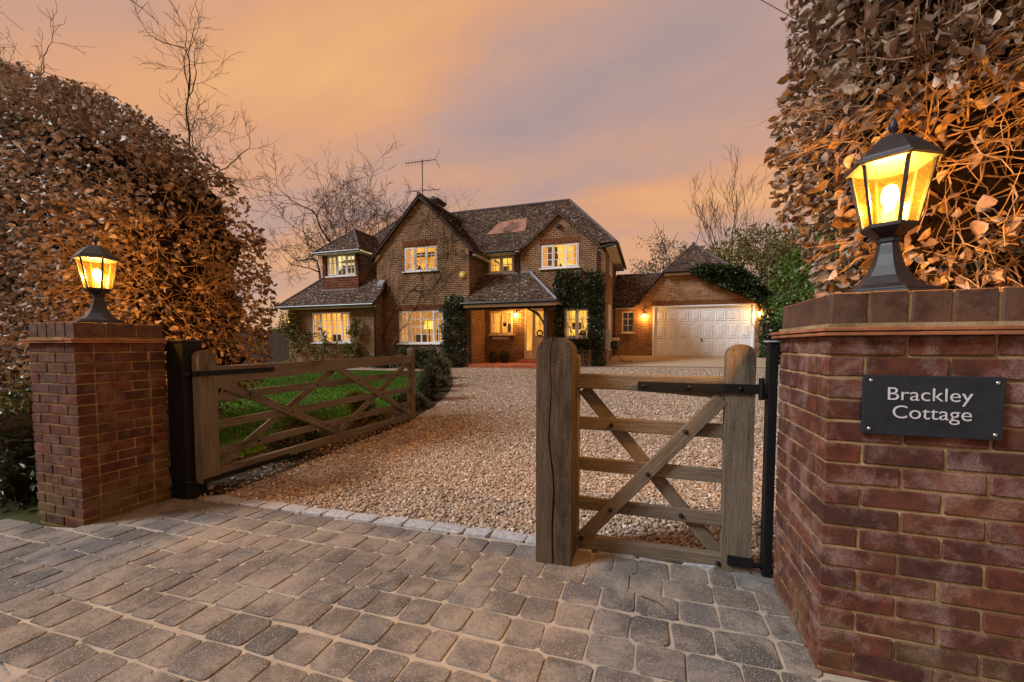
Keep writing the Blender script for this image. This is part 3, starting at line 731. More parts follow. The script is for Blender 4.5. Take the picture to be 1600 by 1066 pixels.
# ---------------------------------------------------------------- the house
house = thing('brick_house', 'brown brick house with steep mossy tiled roofs and lit windows', 'house', (-7, 16, .3))
def part(m, name, mat, parent=house, top=house, **k):
    o = m.build(name, mat, parent, **k)
    o.location = -Vector(top.location) if parent is top else (0, 0, 0)
    return o
def clip(poly, a, b, c):
    """keep a*x+b*z<=c"""
    out = []
    for p, q in zip(poly, poly[1:]+poly[:1]):
        dp, dq = a*p[0]+b*p[1]-c, a*q[0]+b*q[1]-c
        if dp <= 0: out.append(p)
        if (dp < 0 < dq) or (dq < 0 < dp):
            t = dp/(dp-dq); out.append((p[0]+t*(q[0]-p[0]), p[1]+t*(q[1]-p[1])))
    return out
def wall(u0, u1, z0, z1, holes=(), to3=None, planes=(), reveal=.10, inward=(0, 1, 0), name='wall', mat=None, parent=house, top=house):
    """brick face with openings; to3 maps (u,z) to 3-D; planes clip the gable"""
    us = sorted({u0, u1, *[h[0] for h in holes], *[h[1] for h in holes]}); zs = sorted({z0, z1, *[h[2] for h in holes], *[h[3] for h in holes]})
    m = MB(); iv = Vector(inward)*reveal
    for a, b in zip(us, us[1:]):
        for c, d in zip(zs, zs[1:]):
            uc, zc = .5*(a+b), .5*(c+d)
            if any(h[0] < uc < h[1] and h[2] < zc < h[3] for h in holes): continue
            pl = [(a, c), (b, c), (b, d), (a, d)]
            for q in planes:
                if pl: pl = clip(pl, *q)
            if len(pl) >= 3: m.quad(*[to3(*p) for p in pl])
    for h in holes:
        cs = [(h[0], h[2]), (h[1], h[2]), (h[1], h[3]), (h[0], h[3])]
        for p, q in zip(cs, cs[1:]+cs[:1]):
            A, B = Vector(to3(*p)), Vector(to3(*q)); m.quad(A, B, B+iv, A+iv)
    return part(m, name, mat or M_wall, parent, top)
def soldier(x0, x1, z, y, parent=house, top=house, h=.21):
    m = MB(); x = x0
    while x < x1-.03: m.box(x+.004, x+.061, y-.006, y+.05, z+.004, z+h-.004); x += .066
    stuff(part(m, 'soldier_course', M_soldier, parent, top))
def window(x0, x1, z0, z1, y, lights, frame=None, room=None, parent=house, top=house, deco=(), curtains=True, sill=True, depth=1.1):
    frame = frame or M_white; fw = .05
    m = MB(); ya, yb = y+.025, y+.095
    m.box(x0, x0+fw, ya, yb, z0, z1); m.box(x1-fw, x1, ya, yb, z0, z1); m.box(x0+fw, x1-fw, ya+.001, yb, z1-fw, z1); m.box(x0+fw, x1-fw, ya+.001, yb, z0, z0+fw)
    w = part(m, 'window', frame, parent, top); 
    tot = sum(l[0] for l in lights); x = x0+fw; W = x1-x0-2*fw; grid = MB()
    for i, (wt, nc, nr, case) in enumerate(lights):
        xa, xb = x, x+W*wt/tot; x = xb
        if i: part(MB().box(xa-.024, xa+.024, ya+.003, yb, z0+fw, z1-fw), 'mullion', frame, w, top); xa += .024
        if i < len(lights)-1: xb -= .024
        za, zb = z0+fw, z1-fw
        if case:
            c = .042; q = MB(); y0, y1 = ya-.014, yb-.02
            q.box(xa+.002, xa+c, y0, y1, za+.002, zb-.002); q.box(xb-c, xb-.002, y0, y1, za+.002, zb-.002); q.box(xa+c, xb-c, y0, y1, za+.002, za+c); q.box(xa+c, xb-c, y0, y1, zb-c, zb-.002)
            part(q, 'casement', frame, w, top); xa += c; xb -= c; za += c; zb -= c
        b = .011
        for k in range(1, nc): xc = xa+(xb-xa)*k/nc; grid.box(xc-b, xc+b, ya+.012, ya+.045, za, zb)
        for k in range(1, nr): zc = za+(zb-za)*k/nr; grid.box(xa, xb, ya+.014, ya+.043, zc-b, zc+b)
        for c_ in range(nc):
            for r_ in range(nr):
                pa, pb = xa+(xb-xa)*c_/nc, xa+(xb-xa)*(c_+1)/nc; qa, qb = za+(zb-za)*r_/nr, za+(zb-za)*(r_+1)/nr; yy = ya+.028+random.uniform(-.001, .001); tl = random.gauss(0, .002)
                part(MB().quad((pa, yy-tl, qa), (pb, yy+tl, qa), (pb, yy+tl, qb), (pa, yy-tl, qb)), 'pane', M_glass, w, top)
    if grid.f: part(grid, 'glazing_grid', frame, w, top)
    if sill: part(MB().box(x0-.06, x1+.06, y-.06, y+.09, z0-.055, z0-.002), 'sill', frame, w, top, bevel=.006)
    if room:
        e = .35; a, b2, c, d = x0-e*.4, x1+e*.4, y+.12, y+.12+depth; lo, hi = z0-.25, z1+.2; m = MB()
        m.quad((a, d, lo), (b2, d, lo), (b2, d, hi), (a, d, hi)); m.quad((a, c, lo), (b2, c, lo), (b2, d, lo), (a, d, lo)); m.quad((a, c, hi), (b2, c, hi), (b2, d, hi), (a, d, hi))
        m.quad((a, c, lo), (a, d, lo), (a, d, hi), (a, c, hi)); m.quad((b2, c, lo), (b2, d, lo), (b2, d, hi), (b2, c, hi))
        part(m, 'room', room, w, top)
        if curtains:
            for s in (0, 1):
                cw = .13*(x1-x0); m = MB(); n = 22; xs = [(x0+.02+cw*i/n) if s == 0 else (x1-.02-cw*i/n) for i in range(n+1)]
                for i in range(n): m.quad(*[(xs[q], y+.2+.022*math.sin(q*1.25+s), zz) for q, zz in ((i, lo), (i+1, lo), (i+1, hi), (i, hi))])
                part(m, 'curtain', M_curtain, w, top, smooth=True)
        for kind, u, v, sz in deco:
            xx = x0+u*(x1-x0); zz = z0+v*(z1-z0)
            if kind == 'shade': part(MB().lathe([(sz*.8, zz-sz*.7), (sz, zz-sz*.7), (sz*.75, zz+sz*.7), (.01, zz+sz*.7)], (xx, y+.7), 14), 'lamp_shade', M_shade, w, top); part(MB().lathe([(.02, zz-sz*.7), (.03, z0), (.06, z0-.1)], (xx, y+.7), 8), 'lamp_stand', M_furn, w, top)
            if kind == 'vase': part(MB().lathe([(sz*.3, z0), (sz*.5, z0+sz*.5), (sz*.25, z0+sz*.9), (sz*.35, z0+sz)], (xx, y+.17), 10), 'vase', M_furn, w, top)
            if kind == 'chest': part(MB().box(xx-sz, xx+sz, y+.75, y+.95, z0-.2, zz), 'cabinet', M_furn, w, top)
            if kind == 'picture': part(MB().box(xx-sz, xx+sz, y+depth+.05, y+depth+.09, zz-sz*.7, zz+sz*.7), 'picture', M_furn, w, top)
    return w
FX = lambda y: (lambda u, z: (u, y, z))
YA, YB, YC, YW = 14.9, 16.1, 16.5, 14.3
# front gable (A)
hA = [(-9.75, -8.19, 4.27, 5.27), (-10.04, -7.93, 1.30, 2.66)]
wall(-11.1, -6.79, -.2, 7.3, hA, FX(YA), [(1, 1, -8.95+7.2), (-1, 1, 8.95+7.2)])
wall(YA, YC, -.2, 5.05, (), lambda u, z: (-6.79, u, z))
wall(YA, 17, -.2, 5.05, (), lambda u, z: (-11.1, u, z))
C3 = [(1., 2, 3, True), (1., 2, 3, False), (1., 2, 3, True)]
window(*hA[0], YA, C3, room=M_room, deco=[('vase', .42, 0, .22), ('vase', .6, 0, .15), ('picture', .7, .6, .2)])
window(*hA[1], YA, [(.9, 2, 4, True), (1.15, 2, 4, False), (1.15, 2, 4, False), (.9, 2, 4, True)], room=M_roomdim, deco=[('shade', .5, .58, .24), ('chest', .25, .3, .25), ('chest', .8, .42, .3), ('vase', .36, 0, .2), ('picture', .82, .72, .3)])
soldier(-9.8, -8.13, 5.28, YA); soldier(-10.1, -7.86, 2.67, YA)
for s in (-1, 1): part(MB().poly_prism([(-8.95+s*2.18, 4.72), (-8.95+s*2.18, 5.02), (-8.95+s*1.9, 5.02)], lambda a, b: (a, YA-.06, b), lambda a, b: (a, YA-.002, b)), 'corbel', M_wallG)
# porch recess (C) and right gable (B)
hC = [(-6.59, -5.46, 4.28, 4.98), (-6.57, -5.50, 1.68, 2.68), (-4.98, -3.98, .64, 2.80)]
wall(-6.79, -3.6, -.2, 5.2, hC, FX(YC))
window(*hC[0], YC, [(1, 2, 2, True), (1, 2, 2, True)], room=M_roomlemon, deco=[('picture', .25, .5, .22), ('vase', .6, 0, .14)])
window(*hC[1], YC, [(1, 2, 2, True), (1, 2, 2, True)], frame=M_cream, room=M_room, deco=[('chest', .6, .5, .12), ('picture', .8, .65, .18), ('picture', .25, .5, .15)])
soldier(-6.62, -5.44, 2.69, YC)
part(MB().box(-6.42, -5.69, YC-.02, YC-.002, 1.475, 1.55), 'letter_plate', M_cream, bevel=.004)
hB = [(-4.20, -2.68, 4.28, 5.22), (-3.22, -2.24, 1.51, 2.66)]
wall(-5.06, -1.65, 2.7, 6.4, hB[:1], FX(YB), [(.88, 1, -3.47*.88+6.33), (-.88, 1, 3.47*.88+6.33)])
wall(-3.6, -1.65, -.2, 2.7, hB[1:], FX(YB))
wall(YB, YC, -.2, 2.7, (), lambda u, z: (-3.6, u, z)); wall(YB, YC, 2.7, 5.05, (), lambda u, z: (-5.06, u, z))
wall(YB, 21.2, -.2, 5.1, [(17.6, 18.5, 4.2, 5.0), (17.2, 18.1, 1.0, 2.9)], lambda u, z: (-1.65, u, z), inward=(-1, 0, 0))
def side_fit(y0, y1, z0, z1, name, mat):
    w = part(MB().box(-1.75, -1.60, y0, y1, z0, z0+.06).box(-1.75, -1.60, y0, y1, z1-.06, z1).box(-1.75, -1.60, y0, y0+.06, z0+.06, z1-.06).box(-1.75, -1.60, y1-.06, y1, z0+.06, z1-.06), name, M_white)
    part(MB().box(-1.73, -1.70, y0+.06, y1-.06, z0+.06, z1-.06), 'panel' if mat is M_white else 'pane', mat, w)
side_fit(17.6, 18.5, 4.2, 5.0, 'side_window', M_darkroom); side_fit(17.2, 18.1, 1.0, 2.9, 'side_door', M_white)
window(*hB[0], YB, C3, room=M_roomlemon, deco=[('vase', .5, 0, .18), ('picture', .2, .7, .15), ('chest', .85, .2, .1)])
window(*hB[1], YB, [(1, 2, 3, True), (1, 2, 3, True)], room=M_roomlemon, deco=[('vase', .7, 0, .3), ('picture', .3, .45, .2), ('chest', .85, .35, .12)])
soldier(-4.26, -2.62, 5.23, YB)
part(MB().box(-3.56, -3.38, YB-.10, YB-.002, 5.83, 5.97), 'floodlight', M_gutter, bevel=.01)
# wing (W) with its tile-hung dormer
hW = (-14.06, -12.02, 1.34, 2.63)
wall(-15.4, -10.8, -.2, 3.0, [hW], FX(YW)); wall(YW, YA, -.2, 3.9, (), lambda u, z: (-10.8, u, z), [(-1, 1, -14.05+2.9)]); wall(YW, 18, -.2, 3.0, (), lambda u, z: (-15.4, u, z))
window(*hW, YW, [(.8, 2, 4, True), (1, 2, 4, False), (1, 2, 4, False), (.8, 2, 4, True)], room=M_room, deco=[('chest', .3, .3, .2), ('chest', .75, .42, .22), ('picture', .6, .7, .2)])
soldier(-14.1, -11.98, 2.64, YW, h=.2)
hD = (-13.66, -12.10, 4.26, 5.18)
wall(-13.86, -11.95, 3.5, 5.3, [hD], FX(14.82), mat=M_tilehang, name='dormer_wall'); wall(14.82, 17.5, 3.5, 5.3, (), lambda u, z: (-11.96, u, z), mat=M_tilehang, name='dormer_cheek'); wall(14.82, 17.5, 3.5, 5.3, (), lambda u, z: (-13.85, u, z), mat=M_tilehang, name='dormer_cheek')
window(*hD, 14.82, C3, frame=M_white, room=M_roompale, curtains=True, deco=[('vase', .4, 0, .15)])

# roofs: every tile is real geometry
def tiles(name, o, u, s, poly, mat=M_tile, w=.165, ga=.10, lift=.0, parent=house, top=house, under=True, skip=None, deck=None):
    """o origin, u unit vector along the eave, s unit vector up the slope; poly convex in (u,s)"""
    o, u, s = Vector(o), Vector(u).normalized(), Vector(s).normalized(); nv = u.cross(s).normalized()
    if nv.z < 0 or (abs(nv.z) < .01 and nv.y > 0): nv = -nv
    m = MB(); smin, smax = min(p[1] for p in poly), max(p[1] for p in poly); row = 0; sv = smin
    P3 = lambda a, b, h: tuple(o+u*a+s*b+nv*h)
    while sv < smax-.02:
        def span(v):
            xs = []
            for p, q in zip(poly, poly[1:]+poly[:1]):
                if (p[1]-v)*(q[1]-v) < 0: xs.append(p[0]+(q[0]-p[0])*(v-p[1])/(q[1]-p[1]))
            return (min(xs), max(xs)) if len(xs) > 1 else None
        sp = span(min(sv+ga*.5, smax-.005))
        if sp:
            a = math.floor(sp[0]/w)*w+(w/2 if row % 2 else 0)-w
            while a < sp[1]:
                x0, x1 = max(a, sp[0])+.002, min(a+w, sp[1])-.002
                if x1-x0 > .02 and not (skip and skip(*P3((x0+x1)/2, sv+.05, 0))):
                    j = random.uniform(0, .009); r = random.random(); q = random.uniform(-.004, .004)
                    A = P3(x0, sv+q, .03+j+lift); B = P3(x1, sv+q, .03+j+random.uniform(-.004, .004)+lift); C = P3(x1, sv+ga+.02, .012+lift); D = P3(x0, sv+ga+.02, .012+lift)
                    E_ = P3(x0, sv+q, .004+lift); F_ = P3(x1, sv+q, .004+lift); n = len(m.v); m.v += [A, B, C, D, E_, F_]
                    for f in ((0, 1, 2, 3), (4, 5, 1, 0), (0, 3, 4), (1, 5, 2)): m.f.append(tuple(n+k for k in f)); m.r.append(r)
                a += w
        sv += ga; row += 1
    if deck: m.quad(*deck, rnd=.1)
    elif under: m.quad(*[P3(a, b, -.002) for a, b in poly], rnd=.1)
    me = bpy.data.meshes.new(name); me.from_pydata(m.v, [], m.f); me.update()
    at = me.attributes.new('rnd', 'FLOAT', 'FACE'); at.data.foreach_set('value', np.array(m.r, dtype=np.float32)); me.materials.append(mat)
    ob = obj(name, me, parent); ob.location = -Vector(top.location) if parent is top else (0, 0, 0); return stuff(ob)
def slope(name, e0, e1, r1, r0, **k):
    """planar roof slope: eave e0->e1, upper edge r0->r1 (3-D)"""
    e0, e1, r0, r1 = map(Vector, (e0, e1, r0, r1)); u = (e1-e0).normalized(); q = r0-e0; s = (q-u*q.dot(u)).normalized()
    pr = [(0, 0), ((e1-e0).length, 0), ((r1-e0).dot(u), (r1-e0).dot(s))]
    if (r1-r0).length > .02: pr.append(((r0-e0).dot(u), (r0-e0).dot(s)))
    return tiles(name, e0, u, s, pr, **k)
def ridge(p, q, mat=None, r=.075, name='ridge_tiles', parent=house, top=house):
    p, q = Vector(p), Vector(q); n = max(1, int((q-p).length/.3)); m = MB()
    for k in range(n):
        a, b = p+(q-p)*(k/n), p+(q-p)*((k+.97)/n); m.tube([a, b], [r*1.0, r*.93], 8)
    return stuff(part(m, name, mat or M_ridge, parent, top))
EZ, EY, RZ, RY = 5.05, 15.90, 7.70, 18.6
AZ, AX, BZ, BX = 7.30, -8.95, 6.40, -3.47
in_b = lambda x, y, z: abs(x-BX)*.855+z < BZ+.02
slope('roof', (-14.4, EY, EZ), (-1.25, EY, EZ), (-3.5, RY, RZ), (-12.4, RY, RZ), skip=in_b,
      deck=[(-14.4, EY, EZ), (BX-1.58, EY, EZ), (BX, EY+(BZ-EZ)*(RY-EY)/(RZ-EZ), BZ), (BX+1.58, EY, EZ), (-1.25, EY, EZ), (-3.5, RY, RZ), (-12.4, RY, RZ)])
slope('roof_hip', (-1.25, EY, EZ), (-1.25, 21.3, EZ), (-3.5, RY, RZ), (-3.5, RY, RZ))
slope('roof_hip', (-14.4, 21.3, EZ), (-14.4, EY, EZ), (-12.4, RY, RZ), (-12.4, RY, RZ))
slope('roof_rear', (-1.25, 21.3, EZ), (-14.4, 21.3, EZ), (-12.4, RY, RZ), (-3.5, RY, RZ))
ridge((-12.4, RY, RZ+.03), (-3.5, RY, RZ+.03)); ridge((-3.5, RY, RZ+.02), (-1.25, EY, EZ+.03), None, .06, 'hip_tiles'); ridge((-12.4, RY, RZ+.02), (-14.4, EY, EZ+.03), None, .06, 'hip_tiles')
# patch of newer tiles
sl = math.hypot(RY-EY, RZ-EZ); cs, sn = (RY-EY)/sl, (RZ-EZ)/sl
tl = tiles('replacement_tiles', (-6.85, EY, EZ), (1, 0, 0), (0, cs, sn), [(.0, 1.38), (1.78, 1.42), (1.62, 2.45), (.35, 2.42)], M_tilenew, lift=.016, under=False)
tl['label'] = 'paler pinkish patch of newer tiles on the roof'
# gable A
AZ, AX = 7.30, -8.95
slope('gable_roof', (-6.55, 14.76, 4.90), (-6.55, 18.6, 4.90), (AX, 18.6, AZ), (AX, 14.76, AZ))
slope('gable_roof', (-11.35, 18.6, 4.90), (-11.35, 14.76, 4.90), (AX, 14.76, AZ), (AX, 18.6, AZ))
ridge((AX, 14.74, AZ+.03), (AX, 18.2, AZ+.03))
for s in (-1, 1): part(MB().poly_prism([(AX, AZ-.01), (AX+s*2.4, 4.89), (AX+s*2.4, 4.77), (AX, AZ-.13)], lambda a, b: (a, 14.775, b), lambda a, b: (a, 14.89, b)), 'verge', M_dkwood)
# gable B
BZ, BX = 6.40, -3.47
slope('gable_roof', (-1.75, 15.98, 4.93), (-1.75, 17.6, 4.93), (BX, 17.6, BZ), (BX, 15.98, BZ)); slope('gable_roof', (-5.2, 17.6, 4.93), (-5.2, 15.98, 4.93), (BX, 15.98, BZ), (BX, 17.6, BZ))
for s in (-1, 1): part(MB().poly_prism([(BX, BZ-.01), (BX+s*1.72, 4.92), (BX+s*1.72, 4.87), (BX, BZ-.06)], lambda a, b: (a, 15.985, b), lambda a, b: (a, 16.09, b)), 'verge', M_wood)
# wing and dormer roofs
slope('wing_roof', (-15.7, 14.03, 2.92), (-10.62, 14.03, 2.92), (-10.62, 17.0, 5.89), (-12.9, 17.0, 5.89))
slope('wing_hip', (-15.7, 20.5, 2.92), (-15.7, 14.03, 2.92), (-12.9, 17.0, 5.89), (-12.9, 17.0, 5.89))
ridge((-15.7, 14.03, 2.95), (-12.9, 17.0, 5.92), None, .05, 'hip_tiles')
part(MB().poly_prism([(14.03, 2.90), (15.0, 3.87), (15.0, 3.74), (14.03, 2.78)], lambda a, b: (-10.63, a, b), lambda a, b: (-10.70, a, b)), 'verge', M_dkwood)
DZ = 5.27
slope('dormer_roof', (-14.12, 14.55, DZ), (-11.70, 14.55, DZ), (-12.91, 15.74, 6.46), (-12.91, 15.74, 6.46)); slope('dormer_roof', (-11.70, 14.55, DZ), (-11.70, 17.8, DZ), (-12.91, 17.8, 6.46), (-12.91, 15.74, 6.46)); slope('dormer_roof', (-14.12, 17.8, DZ), (-14.12, 14.55, DZ), (-12.91, 15.74, 6.46), (-12.91, 17.8, 6.46))
ridge((-12.91, 15.74, 6.48), (-14.12, 14.55, DZ+.03), None, .05, 'hip_tiles'); ridge((-12.91, 15.74, 6.48), (-11.70, 14.55, DZ+.03), None, .05, 'hip_tiles'); ridge((-12.91, 15.7, 6.49), (-12.91, 17.8, 6.49), None, .06)
part(MB().box(-14.08, -11.74, 14.58, 14.80, DZ-.10, DZ-.02).box(-11.95, -11.74, 14.80, 17.5, DZ-.10, DZ-.02), 'soffit', M_soffit)
tiles('hung_tiles', (-13.87, 14.80, 3.45), (1, 0, 0), (0, 0, 1), [(0, 0), (1.93, 0), (1.93, .74), (0, .74)], M_tilehang, under=False)
tiles('hung_tiles', (-13.87, 14.80, 4.2), (1, 0, 0), (0, 0, 1), [(0, 0), (.19, 0), (.19, 1.), (0, 1.)], M_tilehang, under=False); tiles('hung_tiles', (-12.09, 14.80, 4.2), (1, 0, 0), (0, 0, 1), [(0, 0), (.15, 0), (.15, 1.), (0, 1.)], M_tilehang, under=False)
def hung_cheek():
    m = MB(); z = 3.5; row = 0
    while z < 5.18:
        y = 14.80+(.0825 if row % 2 else 0)
        while y < 17.2:
            if z > y-14.03+2.7: m.quad((-11.925, y, z), (-11.925, y+.161, z), (-11.945, y+.161, z+.12), (-11.945, y, z+.12), rnd=random.random()); m.quad((-11.95, y, z), (-11.95, y+.161, z), (-11.925, y+.161, z), (-11.925, y, z), rnd=.2)
            y += .165
        z += .1; row += 1
    me = m.build('hung_tiles', M_tilehang, house, rnd=True); me.location = -Vector(house.location); stuff(me)
hung_cheek()
part(MB().box(-13.9, -11.9, 14.70, 14.80, 3.62, 3.66), 'flashing', M_lead); part(MB().poly_prism([(14.7, 3.68), (14.89, 3.87), (14.89, 4.0), (14.7, 3.8)], lambda a, b: (-10.95, a, b), lambda a, b: (-10.66, a, b)), 'flashing', M_lead)
# porch
PZ0, PZ1 = 2.84, 4.16
slope('porch_roof', (-6.92, 14.5, PZ0), (-3.2, 14.5, PZ0), (-4.62, YB+.02, PZ1-.02), (-6.92, YB+.02, PZ1-.02))
slope('porch_hip', (-3.2, 14.5, PZ0), (-3.2, YB, PZ0), (-4.62, YB, PZ1-.02), (-4.62, YB, PZ1-.02))
part(MB().box(-6.78, -5.06, YB-.02, YC-.002, PZ1-.06, PZ1+.03), 'flashing', M_lead); ridge((-4.62, YB-.03, PZ1+.01), (-3.2, 14.5, PZ0+.03), M_lead, .05, 'hip_lead'); part(MB().box(-5.0, -4.5, YB-.06, YB-.003, PZ1-.02, PZ1+.06), 'flashing', M_lead)
part(MB().box(-6.78, -3.35, 14.68, 14.82, 2.58, 2.78), 'porch_beam', M_dkwood, bevel=.01); part(MB().box(-3.58, -3.44, 14.82, YB, 2.58, 2.78), 'porch_beam', M_dkwood)
part(MB().box(-3.72, -3.58, 14.68, 14.82, .45, 2.58), 'porch_post', M_dkwood, bevel=.012)
part(MB().poly_prism([(-3.72, 1.95), (-3.72, 2.1), (-3.95, 2.45), (-4.25, 2.58), (-4.4, 2.58), (-4.05, 2.40), (-3.85, 2.2)], lambda a, b: (a, 14.71, b), lambda a, b: (a, 14.79, b)), 'porch_bracket', M_dkwood)
part(MB().box(-6.78, -3.25, 14.6, YC-.002, 2.79, 2.83), 'porch_ceiling', M_soffit)
part(MB().box(-6.78, -3.3, 14.72, YC-.002, .1, .485), 'porch_step', M_quarry, bevel=.01); part(MB().box(-5.1, -3.9, 16.0, YC-.003, .486, .62), 'door_step', M_quarry, bevel=.01)
st = MB(); x = -6.76
while x < -3.36: st.box(x, x+.066, 14.70, 14.80, .30, .489); x += .074
stuff(part(st, 'step_bricks', M_quarry))
# front door with side light
dr = part(MB().box(-4.98, -4.91, YC-.03, YC+.06, .64, 2.80).box(-4.05, -3.98, YC-.03, YC+.06, .64, 2.80).box(-4.91, -4.05, YC-.03, YC+.06, 2.73, 2.80).box(-4.66, -4.61, YC-.03, YC+.06, .64, 2.73), 'front_door', M_cream)
part(MB().box(-4.61, -4.05, YC+.01, YC+.05, .64, 1.62).box(-4.61, -4.53, YC+.01, YC+.05, 1.62, 2.73).box(-4.13, -4.05, YC+.01, YC+.05, 1.62, 2.73).box(-4.53, -4.13, YC+.01, YC+.05, 2.62, 2.73).box(-4.53, -4.13, YC+.015, YC+.045, 2.09, 2.11).box(-4.34, -4.32, YC+.016, YC+.044, 1.62, 2.62), 'door_leaf', M_cream, dr)
part(MB().box(-4.51, -4.15, YC+.003, YC+.009, .80, 1.50), 'door_panel', M_cream, dr, bevel=.004)
part(MB().box(-4.91, -4.66, YC+.01, YC+.05, .64, 1.0), 'door_panel', M_cream, dr)
part(MB().quad((-4.53, YC+.03, 1.62), (-4.13, YC+.03, 1.62), (-4.13, YC+.03, 2.62), (-4.53, YC+.03, 2.62)), 'pane', M_glass, dr); part(MB().quad((-4.91, YC+.03, 1.0), (-4.66, YC+.03, 1.0), (-4.66, YC+.03, 2.73), (-4.91, YC+.03, 2.73)), 'pane', M_glass, dr)
part(MB().quad((-5.3, YC+1.2, .4), (-3.7, YC+1.2, .4), (-3.7, YC+1.2, 3), (-5.3, YC+1.2, 3)), 'hall', M_room, dr)
part(MB().tube([(-4.56, YC-.01, 1.5), (-4.56, YC-.03, 1.5), (-4.50, YC-.03, 1.5)], .012, 6), 'handle', M_screw, dr)
wr = MB(); 
for k in range(20): a = k/20*2*math.pi; b = (k+1)/20*2*math.pi; wr.tube([(-4.33+.11*math.cos(a), YC-.01, 1.72+.11*math.sin(a)), (-4.33+.11*math.cos(b), YC-.01, 1.72+.11*math.sin(b))], .035, 5)
part(wr, 'wreath', M_ivy, dr)
# gutters, fascia, downpipes
def gutter(p, q, name='gutter', r=.05): part(MB().tube([p, q], r, 8), name, M_gutter)
gutter((-6.95, 14.44, PZ0-.03), (-3.15, 14.44, PZ0-.03)); gutter((-15.75, 13.98, 2.88), (-10.62, 13.98, 2.88)); gutter((-6.5, 15.84, EZ-.03), (-5.2, 15.84, EZ-.03)); gutter((-1.2, EY, EZ-.03), (-1.2, 21.3, EZ-.03), r=.06)
gutter((-14.2, 14.5, DZ-.03), (-11.65, 14.5, DZ-.03), r=.04); gutter((-6.5, 14.8, 4.86), (-6.5, 16.1, 4.86)); gutter((-1.95, 15.9, 4.88), (-1.3, 15.86, 4.98), r=.05)
part(MB().box(-6.85, -3.22, 14.5, 14.56, 2.66, 2.80), 'fascia', M_soffit); part(MB().box(-15.6, -10.7, 14.04, 14.28, 2.78, 2.86), 'fascia', M_soffit); part(MB().box(-6.68, -6.52, 14.95, YC, 4.74, 4.83), 'soffit', M_soffit)
part(MB().box(-1.64, -1.27, 15.95, 21.2, EZ-.16, EZ-.06), 'soffit', M_soffit); part(MB().box(-6.78, -5.07, 15.92, YC-.002, 4.985, 5.03), 'soffit', M_soffit)
for x, y, z0, z1 in ((-6.72, 14.84, .35, 2.78), (-5.13, YB-.02, 4.1, 5.0), (-1.95, YB-.06, .4, 4.85), (-10.72, 14.22, .3, 2.8), (-1.55, 19.3, .6, 3.0)): part(MB().tube([(x, y, z0), (x, y, z1)], .038, 8), 'downpipe', M_gutter)
# alarm box, chimney, aerial
al = MB().lathe([(.0, .06), (.10, .06), (.155, .02), (.155, 0)], n=8, rot=R(22.5)); al.v = [(-7.07+a, YA-c, 3.99+b) for a, b, c in al.v]; part(al, 'alarm_box', M_yellow)
al = MB().lathe([(.0, .075), (.06, .072), (.065, .055)], n=12); al.v = [(-7.07+a, YA-c, 3.99+b*.6) for a, b, c in al.v]; part(al, 'alarm_lens', M_white)
ch = part(MB().box(-10.15, -9.48, 17.2, 17.9, 6.6, 7.86), 'chimney', M_wallG); part(MB().box(-10.22, -9.41, 17.13, 17.97, 7.86, 7.94).box(-10.27, -9.36, 17.08, 18.02, 7.94, 8.02), 'chimney_cap', M_ridge, ch); part(MB().lathe([(.13, 8.02), (.11, 8.22), (.12, 8.24)], (-9.85, 17.55), 12), 'chimney_pot', M_tilenew, ch)
ae = part(MB().tube([(-9.25, 15.6, 6.9), (-9.25, 15.6, 9.05)], .022, 6), 'aerial_mast', M_aerial)
yb = MB(); p0, p1 = Vector((-9.85, 15.3, 8.86)), Vector((-8.75, 15.85, 9.10)); yb.tube([p0, p1], .018, 5)
dv = (p1-p0).normalized(); sd = dv.cross(Vector((0, 0, 1))).normalized()
for k in range(9): c = p0+(p1-p0)*(k/10); yb.tube([c-Vector((0, 0, .13)), c+Vector((0, 0, .13))], .009, 4)
for z in (-.3, -.15, .0, .15, .3):
    c = p1+Vector((0, 0, z)); yb.tube([c-sd*.22+dv*abs(z)*.5, c+sd*.22+dv*abs(z)*.5], .009, 4)
part(yb, 'aerial', M_aerial, ae)
y2 = MB(); y2.tube([(-9.95, 15.4, 7.72), (-8.5, 15.8, 7.82)], .014, 5)
for k in range(3): y2.tube([(-9.5+.35*k, 15.2, 7.66+.05*k), (-9.35+.35*k, 15.95, 7.9-.05*k)], .010, 4)
part(y2, 'aerial', M_aerial, ae)
# wall lamps
def wall_lamp(x, y, z, e, parent=house, top=house, s=1.):
    l = part(MB().tube([(x, y, z+.16*s), (x, y-.12*s, z+.2*s), (x, y-.12*s, z+.13*s)], .012, 6).lathe([(.015, z+.15*s), (.07*s, z+.11*s), (.075*s, z+.10*s)], (x, y-.12*s), 8), 'wall_lamp', M_lampblack, parent, top)
    part(MB().lathe([(.0, z-.05*s), (.035*s, z-.04*s), (.055*s, z+.03*s), (.05*s, z+.095*s), (.0, z+.1*s)], (x, y-.12*s), 10), 'glowing_globe', M_bulbs, l, top, smooth=True)
    d = bpy.data.lights.new('wall_lamp_light', 'POINT'); d.energy = e; d.color = (1, .45, .10); d.shadow_soft_size = .09
    o = bpy.data.objects.new('wall_lamp_light', d); COL.objects.link(o); o.parent = parent; o.location = Vector((x, y-.14*s, z+.02))-Vector(top.location)
wall_lamp(-5.33, YC, 2.45, 55); wall_lamp(-15.1, YW, 2.3, 45, s=1.2)

